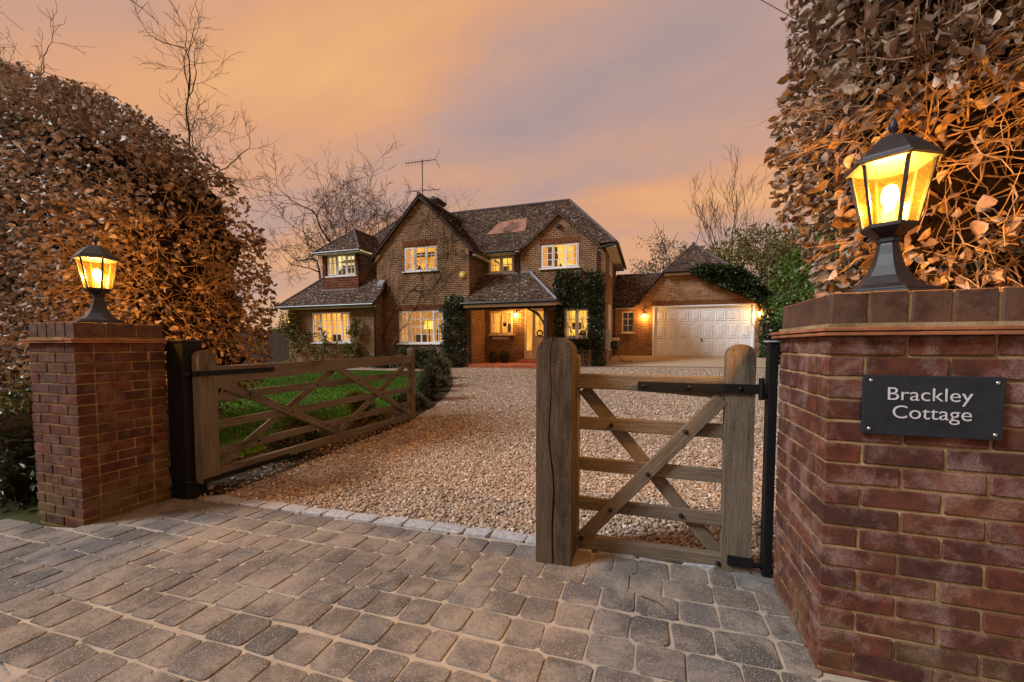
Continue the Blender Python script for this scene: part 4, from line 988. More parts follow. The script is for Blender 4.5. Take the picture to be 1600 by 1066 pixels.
# ---------------------------------------------------------------- garage with its link
gar = thing('garage', 'brick double garage with a white panelled door and half hipped roof', 'garage', (1.9, 20, .7)); YG = 19.5
hG = (.10, 4.13, .70, 2.96)
kk = dict(parent=gar, top=gar, mat=M_wallG)
wall(-.66, 4.42, -.1, 4.42, [hG], FX(YG), [(-1.1, 1, .66*1.1+3.12), (1.1, 1, 4.42*1.1+3.12)], **kk)
wall(-1.65, -.66, -.1, 3.1, [(-1.23, -.70, 1.79, 2.76)], FX(YG), **kk); wall(YG, 25, -.1, 3.1, (), lambda u, z: (4.42, u, z), **kk)
window(-1.23, -.70, 1.79, 2.76, YG, [(1, 2, 3, False)], frame=M_cream, room=M_darkroom, parent=gar, top=gar, curtains=False)
rk = dict(parent=gar, top=gar)
GR = 5.95
def xe(z): return (z-3.0)/(GR-3.0)*2.62
zj = 4.42; xl, xr = -.74+xe(zj), 4.50-xe(zj)
tiles('garage_roof', (-.74, 19.36, 3.0), (0, 1, 0), Vector((2.62, 0, GR-3.0)), [(0, 0), (6, 0), (6, math.hypot(2.62, GR-3)), (1.9, math.hypot(2.62, GR-3)), (0, math.hypot(xe(zj), zj-3))], **rk)
tiles('garage_roof', (4.50, 19.36, 3.0), (0, 1, 0), Vector((-2.62, 0, GR-3.0)), [(0, 0), (6, 0), (6, math.hypot(2.62, GR-3)), (1.9, math.hypot(2.62, GR-3)), (0, math.hypot(xe(zj), zj-3))], **rk)
slope('garage_hip', (xl-.04, 19.3, zj), (xr+.04, 19.3, zj), (1.88, 21.26, GR), (1.88, 21.26, GR), **rk)
ridge((xl-.02, 19.32, zj+.03), (1.88, 21.26, GR+.03), None, .05, 'hip_tiles', gar, gar); ridge((xr+.02, 19.32, zj+.03), (1.88, 21.26, GR+.03), None, .05, 'hip_tiles', gar, gar); ridge((1.88, 21.2, GR+.04), (1.88, 25, GR+.04), None, .08, 'ridge_tiles', gar, gar)
slope('link_roof', (-1.62, 19.3, 3.0), (-.5, 19.3, 3.0), (.6, 20.9, 4.6), (-1.62, 20.9, 4.6), **rk); ridge((-1.6, 20.9, 4.62), (.6, 20.9, 4.62), None, .06, 'ridge_tiles', gar, gar)
part(MB().tube([(xl, 19.25, zj-.02), (xr, 19.25, zj-.02)], .05, 8), 'gutter', M_gutter, gar, gar); part(MB().tube([(-1.6, 19.25, 2.96), (-.7, 19.25, 2.96)], .05, 8), 'gutter', M_gutter, gar, gar)
part(MB().box(-1.6, -.7, 19.3, 19.48, 2.86, 2.93), 'fascia', M_soffit, gar, gar); part(MB().box(xl+.05, xr-.05, 19.33, 19.48, zj-.13, zj-.06), 'fascia', M_soffit, gar, gar)
for s in (0, 1):
    xa = (lambda q: -.76+xe(q)) if s == 0 else (lambda q: 4.52-xe(q))
    part(MB().poly_prism([(xa(3.0), 3.0), (xa(zj), zj), (xa(zj), zj-.13), (xa(3.0), 2.86)], lambda a, b: (a, 19.38, b), lambda a, b: (a, 19.48, b)), 'verge', M_dkwood, gar, gar)
soldier(.02, 4.2, 2.965, YG, gar, gar, .215)
gd = part(MB().box(.17, 4.06, YG+.06, YG+.10, .72, 2.90), 'garage_door', M_white, gar, gar)
part(MB().box(.10, .17, YG-.01, YG+.12, .70, 2.96).box(4.06, 4.13, YG-.01, YG+.12, .70, 2.96).box(.17, 4.06, YG-.01, YG+.12, 2.90, 2.96), 'door_frame', M_white, gar, gar)
cw = (4.06-.17)/8
for r_, (za, zb) in enumerate(((.80, 1.42), (1.54, 2.16), (2.28, 2.74))):
    for c_ in range(8):
        xa = .17+cw*c_+.055; xb = .17+cw*(c_+1)-.055; m = MB(); y0 = YG+.0585
        o1 = [(xa, y0, za), (xb, y0, za), (xb, y0, zb), (xa, y0, zb)]; i = .022
        def rg(k, y): return [(xa+k, y, za+k), (xb-k, y, za+k), (xb-k, y, zb-k), (xa+k, y, zb-k)]
        m.loft([rg(0, y0+.001), rg(.010, y0-.016), rg(.032, y0-.004), rg(.060, y0-.004), rg(.085, y0-.018)], caps=False); q = rg(.085, y0-.018); m.quad(*q)
        part(m, 'raised_panel', M_white, gd, gar)
part(MB().box(2.08, 2.16, YG+.02, YG+.058, 1.47, 1.50).box(2.105, 2.135, YG+.02, YG+.057, 1.39, 1.47), 'door_handle', M_gutter, gd, gar)
wall_lamp(-.26, YG, 2.50, 42, gar, gar); wall_lamp(4.28, YG, 2.50, 42, gar, gar)

# ---------------------------------------------------------------- vegetation
LEAF = {  # outline of half-folded leaves: (along, across, lift)
 'beech': np.array([(0, 0, 0), (.35, .34, .10), (.35, -.34, .10), (.72, .24, .06), (.72, -.24, .06), (1, 0, -.12), (.5, 0, -.03)]),
 'round': np.array([(0, 0, 0), (.3, .42, .06), (.3, -.42, .06), (.7, .36, .04), (.7, -.36, .04), (1, 0, -.05), (.5, 0, -.02)]),
 'slim': np.array([(0, 0, 0), (.35, .16, .03), (.35, -.16, .03), (.72, .12, .02), (.72, -.12, .02), (1, 0, -.06), (.5, 0, 0)])}
LEAF['fine'] = np.array([(0, 0, 0), (.18, .2, .05), (.18, -.2, .05), (.42, .33, .10), (.42, -.33, .10), (.68, .28, .07), (.68, -.28, .07), (.88, .12, .0), (.88, -.12, .0), (1, 0, -.12), (.3, 0, -.02), (.6, 0, -.04), (.85, 0, -.07)])
FINE_F = np.array([(0, 10, 1), (0, 2, 10), (1, 10, 3), (2, 4, 10), (3, 10, 11), (4, 11, 10), (3, 11, 5), (4, 6, 11), (5, 11, 12), (6, 12, 11), (5, 12, 7), (6, 8, 12), (7, 12, 9), (8, 9, 12)])
LEAF_F = np.array([(0, 6, 1), (0, 2, 6), (1, 6, 3), (2, 4, 6), (3, 6, 5), (4, 5, 6)])
def leaf_arrays(pts, nrm, size, kind='beech', droop=.6, seed=0, spread=.8):
    r = np.random.default_rng(seed); n = len(pts)
    d = nrm+r.normal(0, spread, (n, 3)); d[:, 2] -= droop; d /= np.linalg.norm(d, axis=1, keepdims=True)+1e-9
    q = r.normal(0, 1, (n, 3)); s = np.cross(d, q); s /= np.linalg.norm(s, axis=1, keepdims=True)+1e-9; u = np.cross(s, d)
    L = size*r.uniform(.6, 1.3, n); curl = r.normal(1.2, 2.4, n); wid = r.uniform(.65, 1.15, n)
    T = LEAF[kind]
    V = pts[:, None, :]+L[:, None, None]*(T[None, :, 0, None]*d[:, None, :]+(T[None, :, 1]*wid[:, None])[..., None]*s[:, None, :]+(T[None, :, 2]*curl[:, None])[..., None]*u[:, None, :])
    LF = FINE_F if kind == 'fine' else LEAF_F
    F = (np.arange(n)*len(T))[:, None, None]+LF[None]
    rv = np.clip(r.beta(1.6, 1.8, n), 0, 1)
    return V.reshape(-1, 3), F.reshape(-1, 3), np.repeat(rv, len(LF))
def leaf_part(name, parent, mat, pts, nrm, size, kind='beech', droop=.6, seed=0, spread=.8, world=True):
    V, F, rv = leaf_arrays(pts, nrm, size, kind, droop, seed, spread)
    o = obj(name, rawmesh(name, V, F, mat, rv, smooth=True), parent)
    o.location = -Vector(parent.location); return stuff(o)
def lump(p, k=1.3, amp=.12):
    return amp*(np.sin(p[:, 0]*2.1*k+1)*np.sin(p[:, 1]*1.7*k+2)+.7*np.sin(p[:, 2]*2.9*k+p[:, 0]*1.3*k)+.5*np.sin(p[:, 1]*4.3*k+p[:, 2]*3.7*k))
def sdf_box(p, lo, hi, rad):
    c, h = (lo+hi)/2, (hi-lo)/2-rad
    q = np.abs(p-c)-h
    return np.linalg.norm(np.maximum(q, 0), axis=1)+np.minimum(q.max(axis=1), 0)-rad
def shell(sdf, lo, hi, n, t0, t1, seed):
    """random points whose signed distance lies in [t0,t1], with outward normals"""
    r = np.random.default_rng(seed); out = []; tot = 0
    while tot < n:
        p = r.uniform(lo, hi, (n*4, 3)); d = sdf(p); p = p[(d > t0) & (d < t1)]; out.append(p); tot += len(p)
        if len(out) > 60: break
    p = np.concatenate(out)[:n]; e = .03; N = np.stack([sdf(p+np.eye(3)[i]*e)-sdf(p-np.eye(3)[i]*e) for i in range(3)], 1)
    return p, N/(np.linalg.norm(N, axis=1, keepdims=True)+1e-9)
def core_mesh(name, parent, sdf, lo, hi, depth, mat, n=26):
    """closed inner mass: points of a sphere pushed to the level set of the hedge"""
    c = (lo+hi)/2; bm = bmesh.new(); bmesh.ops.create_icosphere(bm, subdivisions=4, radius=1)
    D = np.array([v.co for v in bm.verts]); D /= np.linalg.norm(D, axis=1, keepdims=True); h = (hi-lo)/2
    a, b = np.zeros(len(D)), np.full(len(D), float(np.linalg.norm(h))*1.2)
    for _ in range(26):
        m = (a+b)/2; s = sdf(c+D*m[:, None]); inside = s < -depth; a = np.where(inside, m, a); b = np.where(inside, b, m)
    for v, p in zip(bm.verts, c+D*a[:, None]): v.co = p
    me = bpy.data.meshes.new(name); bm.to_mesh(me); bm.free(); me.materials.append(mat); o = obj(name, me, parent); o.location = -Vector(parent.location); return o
def wander(p, d, L, n, jit, r, sag=0.):
    p = np.array(p, float); d = np.array(d, float); d /= np.linalg.norm(d); pts = [p.copy()]
    for _ in range(n): d = d+r.normal(0, jit, 3)+np.array((0, 0, -sag)); d /= np.linalg.norm(d); p = p+d*L/n; pts.append(p.copy())
    return pts, d
def twig_tree(m, p, d, L, rad, lev, r, jit=.16, kids=3, up=0., minr=.0015, ang=.75, shrink=.66):
    n = max(3, int(4+L*2)) if lev > 0 else 3
    n = min(n, 9); pts, d2 = wander(p, d, L, n, jit, r, -up); k = len(pts)
    m.tube(pts, [max(minr, rad*(1-.55*i/(k-1))) for i in range(k)], 5 if rad > .02 else (4 if rad > .006 else 3), caps=False)
    if lev <= 0: return
    nk = kids+(1 if r.random() < .4 else 0)
    for j in range(nk):
        t = r.uniform(.35, 1.) if j else 1.; i = min(k-1, int(t*(k-1))); q = pts[i]
        base = np.array(pts[i])-np.array(pts[max(0, i-1)]) if i else np.array(d); base = base/(np.linalg.norm(base)+1e-9)
        nd = base+r.normal(0, ang*(.55 if j == 0 else 1.), 3); nd[2] += up*1.5
        twig_tree(m, q, nd, L*shrink*r.uniform(.75, 1.2), rad*(.62 if j == 0 else .48), lev-1, r, jit, kids, up, minr, ang, shrink)

def leaf_pieces(parent, pts, nrm, size, mat, seed, kind='beech'):
    """single leaves as parts of their own"""
    r = np.random.default_rng(seed); meshes = []
    for k in range(10):
        V, F, rv = leaf_arrays(np.zeros((1, 3)), np.array([[1., 0, 0]]), size, kind, 0, seed+k, 0.001); rv[:] = k/9
        meshes.append(rawmesh('leaf', V, F, mat, rv, smooth=True))
    for p, n in zip(pts, nrm):
        o = obj('leaf', meshes[r.integers(10)], parent); o.location = Vector(p)-Vector(parent.location)
        d = Vector(n+r.normal(0, .6, 3))+Vector((0, 0, -.7)); o.rotation_mode = 'QUATERNION'; o.rotation_quaternion = d.to_track_quat('X', 'Z') @ Vector((1, 0, 0)).rotation_difference(Vector((1, 0, 0))); 
        o.rotation_quaternion = o.rotation_quaternion @ __import__('mathutils').Quaternion((1, 0, 0), r.uniform(0, 6.28)); s = r.uniform(.75, 1.2); o.scale = (s, s, s)

CAM = np.array((0, 0, CAM_H))
def beech_hedge(label, lo, hi, topf, n, lamp, seed, size, nlow, bare=1.0, under=0., kind='beech', cut=0., pmin=.38):
    lo, hi = np.array(lo, float), np.array(hi, float)
    t = thing('beech_hedge', label, 'hedge', ((lo[0]+hi[0])/2, (lo[1]+hi[1])/2, 0.)); r = np.random.default_rng(seed); lamp = np.array(lamp); hiT = np.array((hi[0]+.2, hi[1]+.2, float(topf(np.linspace(lo[0], hi[0], 40)).max())+.2))
    def sdf(p):
        q = p.copy(); q[:, 2] = p[:, 2]*(hi[2]/topf(p[:, 0])); q[:, 0] += under*np.clip(1-p[:, 2]/.95, 0, 1)-cut*np.clip((2.3-p[:, 2])/.8, 0, 1); return sdf_box(q, lo, hi, .5)+lump(p, 1.2, .06)
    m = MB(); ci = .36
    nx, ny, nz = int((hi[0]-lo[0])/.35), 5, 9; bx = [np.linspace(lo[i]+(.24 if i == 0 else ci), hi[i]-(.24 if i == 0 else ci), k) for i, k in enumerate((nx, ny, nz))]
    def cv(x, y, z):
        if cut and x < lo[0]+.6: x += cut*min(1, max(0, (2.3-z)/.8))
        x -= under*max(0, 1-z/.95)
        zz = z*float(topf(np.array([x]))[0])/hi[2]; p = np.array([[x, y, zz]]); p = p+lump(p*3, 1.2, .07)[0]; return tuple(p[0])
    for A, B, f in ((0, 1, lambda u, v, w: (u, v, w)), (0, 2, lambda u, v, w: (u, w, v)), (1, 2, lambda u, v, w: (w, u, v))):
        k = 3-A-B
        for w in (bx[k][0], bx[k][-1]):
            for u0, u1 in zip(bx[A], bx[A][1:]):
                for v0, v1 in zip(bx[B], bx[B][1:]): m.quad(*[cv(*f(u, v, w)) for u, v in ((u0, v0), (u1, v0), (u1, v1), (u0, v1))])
    o = m.build('shade_core', M_core, t); o.location = -Vector(t.location)  # added solid core blocking light in the hedge; dark colour stands for shade
    P_, N_ = shell(sdf, lo-.2, hiT, n, -.30, .06, seed)
    fac = ((CAM-P_)*N_).sum(1) > -1.6; P_, N_ = P_[fac], N_[fac]
    dl = np.linalg.norm((P_-lamp)*np.array((1, .7, 1.15)), axis=1)
    keep = r.random(len(P_)) < np.clip((dl-.3)/bare, pmin, 1); P_, N_ = P_[keep], N_[keep]
    clus = lump(P_*2.3, 1., 1.)+r.normal(0, .5, len(P_)); keep = clus > -.80; P_, N_ = P_[keep], N_[keep]
    order = np.argsort(np.linalg.norm(P_-CAM, axis=1)-1.5*((P_-lo).min(axis=1) < .1)); front = order[:nlow]
    leaf_pieces(t, P_[front], N_[front], size, M_beech, seed+5, 'fine')
    rest = np.ones(len(P_), bool); rest[front] = False
    leaf_part('leaves', t, M_beech, P_[rest], N_[rest], size, kind, .7, seed+1)
    # stems and twigs
    for k in range(int((hi[0]-lo[0])*2.2)):
        m = MB(); x = r.uniform(lo[0]+.55, hi[0]-.55); y = r.uniform(lo[1]+.35, lo[1]+.7)
        twig_tree(m, (x, y, -.05), (r.normal(0, .15), r.normal(-.05, .1), 1), r.uniform(.7, .95), r.uniform(.012, .022), 4, r, .12, 2, .05, .002, .45, .75)
        o = m.build('stem', M_twig, t); o.location = -Vector(t.location)
    P2, N2 = shell(sdf, lo-.2, hiT, 12000, -.42, -.2, seed+3); dl = np.linalg.norm(P2-lamp, axis=1); f = (((CAM-P2)*N2).sum(1) > 0)
    f &= (N2[:, 0] > -.75) | (P2[:, 2] > 2.3); idx = np.where(f)[0]; idx = idx[np.argsort(dl[idx])][:560]; m = MB()
    for i in idx:
        pts, _ = wander(P2[i], N2[i]+r.normal(0, .65, 3)+np.array((0, 0, .2)), r.uniform(.3, .62), 5, .22, r); m.tube(pts, [.0055*(1-.75*j/5) for j in range(6)], 3, caps=False)
        for _ in range(2):
            q = pts[r.integers(1, 5)]; pp, _ = wander(q, N2[i]+r.normal(0, .9, 3), r.uniform(.15, .3), 3, .25, r); m.tube(pp, [.003, .0024, .0018, .001], 3, caps=False)
    o = stuff(m.build('twigs', M_twig, t)); o.location = -Vector(t.location)
    return t
beech_hedge('tall brown beech hedge rising behind the dark brick pillar', (-10.5, 2.5, .1), (-4.5, 4.05, 3.0), lambda x: np.interp(x, [-9, -7.3, -6., -5.2, -4.8, -4.4], [4.9, 4.5, 3.9, 3.45, 3.1, 2.7]), 90000, (-4.15, 2.1, 1.75), 11, .062, 300, under=.9)
beech_hedge('tall brown beech hedge rising behind the nameplate pillar', (.98, 2.42, .1), (4.6, 4.1, 4.7), lambda x: np.full(len(x), 4.7), 62000, (1.45, 2.3, 1.85), 23, .068, 300, .7, kind='fine', cut=.24, pmin=.8)

def bush(name, label, cat, c, rad, n, size, mat, kind='round', seed=1, stemmat=None, group=None, core=None, droop=.1, amp=.12):
    c, rad = np.array(c, float), np.array(rad, float); t = thing(name, label, cat, (c[0], c[1], c[2]-rad[2]), group)
    def sdf(p):
        q = (p-c)/rad; return (np.linalg.norm(q, axis=1)-1)*rad.min()+lump(p, 2.2/max(.5, rad.mean()), amp*rad.min())
    P_, N_ = shell(sdf, c-rad*1.2, c+rad*1.2, n, -.35*rad.min(), .06*rad.min(), seed)
    leaf_part('foliage', t, mat, P_, N_, size, kind, droop, seed)
    if core: core_mesh('bush_shade_core', t, sdf, c-rad, c+rad, .3*rad.min(), core)  # added solid core in the dark shade colour, no modelled stems
    r = np.random.default_rng(seed+50); m = MB()
    for k in range(6): twig_tree(m, (c[0]+r.normal(0, .1*rad[0]), c[1], c[2]-rad[2]-.03), (r.normal(0, .35), r.normal(0, .35), 1), rad[2]*1.1, .02*rad[2]+.004, 2, r, .1, 3, .1)
    o = m.build('stems' if False else 'stem', stemmat or M_bark, t); o.location = -Vector(t.location); return t
def slabplant(name, label, cat, lo, hi, n, size, mat, kind='round', seed=1, holes=(), amp=.05, rad=.12, core=M_core, planes=(), droop=.5):
    lo, hi = np.array(lo, float), np.array(hi, float); t = thing(name, label, cat, ((lo[0]+hi[0])/2, (lo[1]+hi[1])/2, lo[2]))
    def sdf(p):
        d = sdf_box(p, lo, hi, rad)+lump(p, 3., amp)
        for h in holes: d = np.maximum(d, np.minimum.reduce([p[:, 0]-h[0], h[1]-p[:, 0], p[:, 2]-h[2], h[3]-p[:, 2]]))
        for a, b, c in planes: d = np.maximum(d, (a*p[:, 0]+b*p[:, 2]-c)/math.hypot(a, b))
        return d
    P_, N_ = shell(sdf, lo-.15, hi+.15, n, -.16, .04, seed); leaf_part('foliage', t, mat, P_, N_, size, kind, droop, seed, .55)
    r = np.random.default_rng(seed+9); m = MB()
    for k in range(0 if planes else 5):
        x = r.uniform(lo[0]+.2, hi[0]-.2); pts, _ = wander((x, hi[1]-.05, lo[2]-.05), (r.normal(0, .2), 0, 1), (hi[2]-lo[2])*.8, 7, .12, r)
        pts = [(a, hi[1]-.04, c_) for a, b, c_ in pts]; m.tube(pts, [.022*(1-.1*i) for i in range(8)], 5, caps=False)
    if m.f: o = m.build('stem', M_bark, t); o.location = -Vector(t.location)
    return t
# ivy and climbers on the buildings
slabplant('ivy', 'dark clipped ivy wrapped round the right ground floor window', 'ivy', (-3.55, 15.82, .42), (-1.72, 16.12, 4.05), 8500, .075, M_ivy, 'round', 31, holes=[(-3.27, -2.2, 1.42, 2.72), (-3.3, -2.05, .2, 1.05)])
slabplant('ivy', 'dark ivy column between the big ground floor window and the porch', 'ivy', (-7.92, 14.55, .35), (-6.86, 14.92, 3.05), 4200, .075, M_ivy, 'round', 32, amp=.09)
slabplant('ivy', 'thick ivy hanging over the right gable end of the garage', 'ivy', (1.5, 19.1, 2.9), (4.75, 19.5, 4.5), 9500, .10, M_ivy, 'round', 33, planes=[(-.52, -1, -5.25), (1.1, 1, 4.55*1.1+3.35)], amp=.1)
slabplant('ivy', 'ivy climbing up the side of the garage by the door', 'ivy', (4.36, 18.9, .75), (4.8, 19.5, 3.2), 1800, .09, M_ivy, 'round', 34, amp=.08)
def climber(label, spec, seed, leafmat=None, nleaf=0):
    t = thing('climber', label, 'climber', (spec[0][0][0], spec[0][0][1], .35)); r = np.random.default_rng(seed); m = MB(); LP = []
    for p, d, L, rad, lev in spec:
        mm = MB(); twig_tree(mm, p, d, L, rad*.6, lev, r, .22, 3, .06, .004, .75, .68)
        mm.v = [(a, min(b, p[1]+.03) if b > p[1] else max(b, p[1]-.16), c_) for a, b, c_ in mm.v]; o = mm.build('stem', M_stem, t); o.location = -Vector(t.location)
        LP += [mm.v[i] for i in range(0, len(mm.v), 3)]
    if leafmat:
        LP = np.array(LP)[r.integers(0, len(LP), nleaf)]+r.normal(0, .07, (nleaf, 3)); leaf_part('leaves', t, leafmat, LP, np.tile((0, -1., 0), (nleaf, 1)), .09, 'round', .2, seed)
    return t
climber('bare wisteria stems twisting over the front gable wall', [((-10.5, YA-.05, .4), (.05, 0, 1), 2.2, .05, 4), ((-10.3, YA-.05, .4), (.1, 0, 1), 2.6, .04, 4), ((-10.4, YA-.05, 2.4), (.6, 0, .45), 2.4, .035, 4), ((-9.6, YA-.05, 3.5), (.8, 0, .12), 2.6, .03, 4), ((-10.6, YA-.05, 2.8), (-.15, 0, 1), 1.2, .03, 3), ((-7.9, YA-.05, 3.7), (.5, 0, .6), 1.2, .02, 3)], 41)
climber('yellow green climber trained round the far left ground floor window', [((-15.0, YW-.05, .4), (-.05, 0, 1), 1.0, .03, 3), ((-14.8, YW-.05, 1.0), (1, 0, -.1), 1.0, .02, 2), ((-13.6, YW-.05, .98), (1, 0, -.1), 1.0, .02, 2), ((-12.6, YW-.05, .95), (1, 0, -.1), .8, .02, 2), ((-11.6, YW-.05, .9), (.1, 0, 1), .8, .02, 3), ((-15.0, YW-.05, 1.4), (-.1, 0, 1), .7, .02, 3)], 42, M_climb, 3600)
# border shrubs by the drive
for k, (lab, x, y, rx, rz, mt) in enumerate((
    ('feathery dark green shrub at the bend of the flower bed', -5.05, 9.0, .36, .42, M_shrub), ('upright dark shrub beside the far end of the long gate', -4.2, 7.2, .26, .36, M_shrub),
    ('pale grey green shrub nearest the porch end of the flower bed', -5.9, 10.7, .42, .34, M_olive), ('low rounded shrub at the edge of the gravel bend', -4.65, 8.25, .28, .22, M_shrub),
    ('small dark bush seen through the middle of the long gate', -4.2, 4.1, .26, .16, M_shrub), ('airy light shrub on the lawn edge behind the long gate', -4.3, 5.3, .16, .28, M_olive),
    ('low yellowish tuft under the far half of the long gate', -3.85, 5.15, .2, .1, M_climb), ('wide dark shrub below the big ground floor window', -8.7, 14.35, .95, .42, M_ivy),
    ('low clump of shrubs under the wisteria', -10.3, 14.0, .6, .24, M_shrub), ('small tuft by the bed soil near the long gate post', -3.85, 3.5, .22, .14, M_shrub), ('spreading green groundcover between shrub and gate end', -4.0, 6.3, .34, .16, M_shrub))):
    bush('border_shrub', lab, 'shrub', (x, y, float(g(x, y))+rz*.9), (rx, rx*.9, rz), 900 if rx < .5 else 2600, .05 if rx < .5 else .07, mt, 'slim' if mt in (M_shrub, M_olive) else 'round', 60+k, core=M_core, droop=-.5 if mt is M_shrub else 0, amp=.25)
# laurel hedge, bushes and conifer on the right
slabplant('laurel_hedge', 'bright green laurel hedge to the right of the garage', 'hedge', (4.55, 11.5, .5), (7.0, 18.6, 4.35), 16000, .12, M_laurel, 'round', 51, amp=.16, rad=.5, droop=.2)
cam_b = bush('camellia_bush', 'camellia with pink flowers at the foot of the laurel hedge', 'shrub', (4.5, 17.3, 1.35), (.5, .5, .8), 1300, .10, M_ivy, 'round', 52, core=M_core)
q = np.array([(4.15+random.uniform(-.1, .3), 16.85+random.uniform(-.1, .2), 1.2+random.uniform(-.5, .5)) for _ in range(14)])
for p in q: 
    o = obj('flower', MB().lathe([(.0, -.02), (.05, -.01), (.075, .02), (.05, .05), (.0, .055)], n=8).build('flower', M_pink, mesh_only=True, rnd=True), cam_b); o.location = Vector(p)-Vector(cam_b.location)
bush('olive_tree', 'yellow green bushy tree behind the garage roof', 'tree', (5.6, 26, 4.6), (3.4, 2.2, 2.5), 15000, .24, M_olive, 'slim', 53, amp=.35)
bush('olive_tree', 'yellow green bushy tree between the garage and the tall beech hedge', 'tree', (8.2, 24, 4.2), (2.4, 2., 2.7), 11000, .22, M_olive, 'slim', 54, amp=.35)
bush('conifer', 'dark conifer top peeping out left of the garage roof', 'conifer', (.6, 27, 4.2), (1.5, 1.5, 3.1), 4500, .18, M_shrub, 'slim', 55, amp=.3)

def bare_tree(label, base, H, rad, seed, lev=6, lean=(0, 0), up=.06, kids=3, spread=.6, first=.34, forks=1, group='bare winter trees', minr=.010, ang=.6, sh=.74, jit=.15):
    t = thing('bare_tree', label, 'tree', base, group); r = np.random.default_rng(seed); tr = MB(); cr = MB(); b = np.array(base, float)
    for fk in range(forks):
        d0 = np.array((lean[0]+(fk-(forks-1)/2)*.22, lean[1], 1.)); p0 = b+np.array(((fk-(forks-1)/2)*.6, 0, -.2))
        pts, d = wander(p0, d0, H*first, 6, .04, r); tr.tube(pts, [rad*(1-.06*i) for i in range(7)], 8)
        for j in range(4 if forks == 1 else 3):
            nd = np.array(d)+r.normal(0, spread*(.3 if j == 0 else .75), 3); nd[2] = abs(nd[2])+.15; q = pts[6] if j == 0 else pts[r.integers(4, 7)]
            twig_tree(cr, q, nd, H*.24*r.uniform(.85, 1.15), rad*(.6 if j == 0 else .42), lev-1, r, jit, kids, up, minr, ang, sh)
    tr.build('trunk', M_bark, t, smooth=True).location = -Vector(base); cr.build('crown', M_bark, t).location = -Vector(base); return t
bare_tree('tall spreading bare tree behind the left wing of the house', (-22.0, 25, .6), 14.5, .22, 71, 8, forks=3, kids=2, up=.03, ang=.62, spread=.8)
bare_tree('slim bare birch rising behind the garage', (5.2, 33, .8), 13.0, .13, 72, 6, kids=2, up=.12, spread=.4, ang=.5)
bare_tree('small distant bare tree in the gap above the link roof', (-1.5, 40, .9), 8.2, .10, 73, 5)
bare_tree('bare tree whose branches show above the beech hedge', (-12.3, 7.6, 0), 9.0, .085, 74, 6, lean=(.10, 0), first=.5, minr=.004, kids=3, up=.02, ang=.7, spread=.7, sh=.66, jit=.22)
bare_tree('bare tree with drooping branches at the top left corner', (-13.2, 4.8, 0), 8.6, .085, 75, 6, lean=(-.05, .0), first=.5, minr=.004, kids=3, up=.0, ang=.7, spread=.7, sh=.66, jit=.22)
# planting and fence that close the garden behind
r_ = np.random.default_rng(5); n = 9000; px_ = r_.uniform(-90, 70, n); hz = 3.2+1.1*np.sin(px_*.23)+.8*np.sin(px_*.61+1); P_ = np.stack([px_, r_.uniform(52, 58, n), .8+r_.random(n)**.8*hz], 1)
V, F, rv = leaf_arrays(P_, np.tile((0, -1., .2), (n, 1)), .75, 'round', .2, 8); tag(stuff(obj('distant_wood', rawmesh('distant_wood', V, F, M_shrub, rv))), 'low dark line of distant trees beyond the house', 'trees')
fn = thing('panel_fence', 'dark timber fence between the beech hedge and the left wing', 'fence', (-16.6, 14.2, .3))
for k in range(26): MB().box(-15.58-k*.152, -15.44-k*.152, 14.6+random.uniform(-.006, .006), 14.62, .2, 1.85).build('board', M_dkwood, fn).location = -Vector(fn.location)
for x in (-15.6, -17.4, -19.2): MB().box(x-.05, x+.05, 14.62, 14.72, .2, 1.95).build('post', M_dkwood, fn).location = -Vector(fn.location)

# lawn grass
n = 60000; xy = np.stack([rng.uniform(-13, -4.2, n), rng.uniform(2.9, 12.4, n)], 1); LP_ = LAWN_E+[(-17, 12.3), (-17, 2.9)]
kp = np.array([in_poly(a, b, LP_) for a, b in xy]); xy = xy[kp]; n = len(xy); zz = g(xy[:, 0], xy[:, 1])+.018
az = rng.uniform(0, 6.28, n); hh = rng.uniform(.02, .05, n); ww = rng.uniform(.004, .009, n)*(1+xy[:, 1]/8); c = np.stack([xy[:, 0], xy[:, 1], zz], 1); dx = np.stack([np.cos(az), np.sin(az), np.zeros(n)], 1)*ww[:, None]
tipv = c+np.stack([rng.normal(0, .015, n), rng.normal(0, .015, n), hh], 1); V = np.stack([c-dx, c+dx, tipv], 1).reshape(-1, 3)
go = stuff(obj('grass', rawmesh('grass', V, np.arange(3*n).reshape(-1, 3), M_grassb, rng.random(n)))); tag(go, 'short green mown grass of the front lawn', 'grass')
# fallen beech leaves
fl = MB(); LP2 = []
n = 260; pp = np.stack([rng.uniform(-4.4, -3.2, n), rng.uniform(2.3, 6.0, n)], 1); pp = np.concatenate([pp, np.stack([rng.uniform(-7, -4.3, 150), rng.uniform(2.6, 5, 150)], 1)])
P3_ = np.column_stack([pp, g(pp[:, 0], pp[:, 1])+.03]); V, F, rv = leaf_arrays(P3_, np.tile((0, 0, .02), (len(P3_), 1)), .06, 'beech', 0, 5, .6); V[:, 2] = np.clip(V[:, 2], None, np.repeat(P3_[:, 2]+.02, 7)); V[:, 2] = np.maximum(V[:, 2], np.repeat(P3_[:, 2]-.012, 7))
go = stuff(obj('fallen_leaves', rawmesh('fallen_leaves', V, F, M_beech, rv))); tag(go, 'fallen brown beech leaves scattered under the hedge and the long gate', 'leaves')
# undergrowth at the foot of the left hedge, roadside
bush('undergrowth', 'dark leafy undergrowth on the road side of the dark brick pillar', 'undergrowth', (-5.6, 2.15, .25), (1.2, .5, .55), 2600, .08, M_ivy, 'slim', 130, core=M_core)

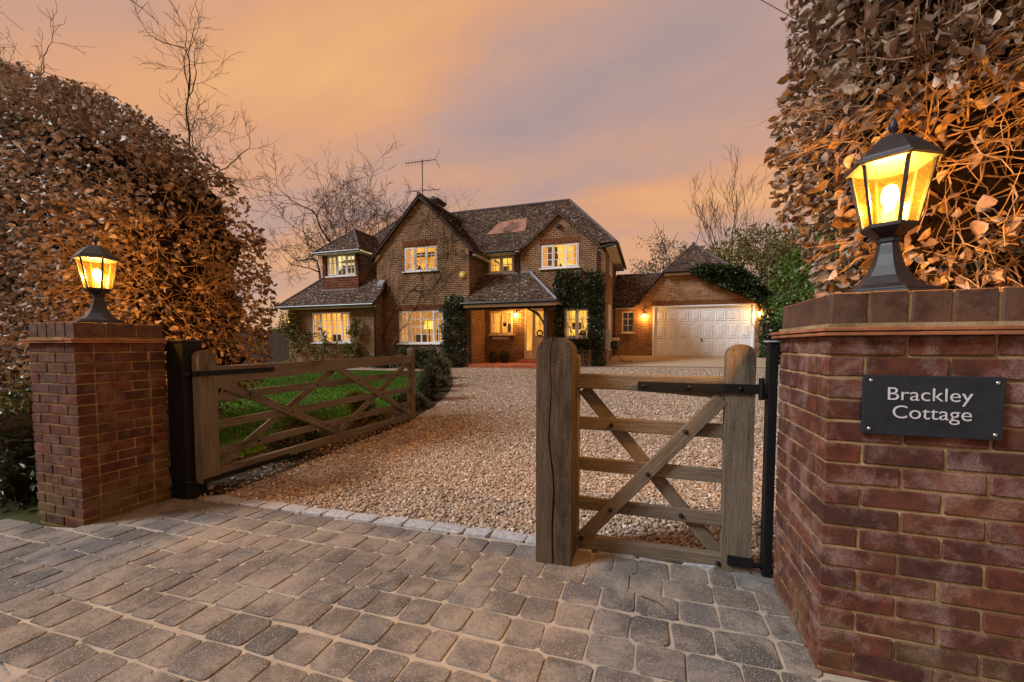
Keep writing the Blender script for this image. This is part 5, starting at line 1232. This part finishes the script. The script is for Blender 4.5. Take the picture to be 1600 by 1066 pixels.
# ---------------------------------------------------------------- small things
for lab, x, y, s in (('low black planter on the porch step, the left one of two', -6.2, 15.9, 1.), ('rounder black planter on the porch step nearer the front door', -5.72, 16.05, 1.05)):
    t = thing('planter', lab, 'planter', (x, y, .487), 'planters in the porch'); MB().lathe([(.13*s, 0), (.19*s, .26), (.205*s, .27), (.205*s, .30), (.17*s, .30), (.165*s, .26)], n=18).build('pot', M_pot, t)
    r = np.random.default_rng(int(x*-100)); P_ = r.normal(0, .09*s, (260, 3)); P_[:, 2] = np.abs(P_[:, 2])+.28; P_ += np.array((x, y, .487)); leaf_part('plant', t, M_shrub, P_, np.tile((0, 0, 1.), (260, 1)), .09, 'slim', -.4, 3)
tr = thing('trellis', 'small pale timber trellis below the ivy framed window', 'trellis', (-2.65, 15.72, .45))
for k in range(5): MB().box(-.55+k*.26, -.525+k*.26, -.012, .0, .0, .62).build('upright', M_wood, tr)
for k in range(4): MB().box(-.56, .52, .001, .012, .08+k*.155, .105+k*.155).build('slat', M_wood, tr)
mb = thing('meter_box', 'grey meter box with a pipe on the corner of the house', 'meter box', (-1.58, 16.4, .5))
MB().box(-.06, .10, -.2, .2, .55, 1.35).build('cabinet', M_greybox, mb, bevel=.01); MB().tube([(.03, -.1, .55), (.03, -.1, -.05)], .03, 8).build('pipe', M_greybox, mb); MB().box(.10, .108, -.16, .16, .6, 1.3).build('cabinet_door', M_greybox, mb)
hr = thing('hose_reel', 'wall hung garden hose reel by the link building', 'hose reel', (-1.35, 17.4, .6))
m = MB().lathe([(.19, -.11), (.24, -.10), (.24, -.07), (.17, -.06), (.17, .06), (.24, .07), (.24, .10), (.19, .11)], n=18); m.v = [(c_, a, b+.62) for a, b, c_ in m.v]; m.build('reel', M_reel, hr)
MB().box(-.14, .14, -.2, .2, .80, .93).build('cover', M_soffit, hr, bevel=.02); MB().box(-.28, -.12, -.06, .06, .5, .75).build('bracket', M_gutter, hr)
pts = [(.1*math.cos(a)+.2+.09*a/3, -.3*math.sin(a)*.6-.12*a/6, .02-.05+.012*(a % .7)) for a in np.linspace(0, 14, 60)]
MB().tube([(.0, -.1, .4), (.1, -.15, .2)]+pts, .013, 6).build('hose', M_hose, hr)
def cable(label, p, q, sag, r=.013):
    m = MB(); m.tube([Vector(p).lerp(Vector(q), t)-Vector((0, 0, 4*sag*t*(1-t))) for t in np.linspace(0, 1, 25)], r, 5); o = m.build('overhead_cable', M_gutter); tag(o, label, 'cable', 'overhead cables'); return o
cable('thin overhead cable running left from the front gable', (-9.87, 14.75, 6.44), (-30.2, 23.2, 13.55), .15, .017)
cable('thin overhead cable crossing the sky at the upper right corner', (-3.4, 12, 14.8), (7.7, 12, 5.3), .0, .009)
def stick(): m = MB(); m.tube([(-.02, 1.98, .035), (.05, 1.95, .04), (.13, 1.86, .035)], .0035, 5); o = m.build('fallen_twig', M_bark); tag(o, 'thin fallen twig lying on the setts before the short gate', 'twig')
stick()
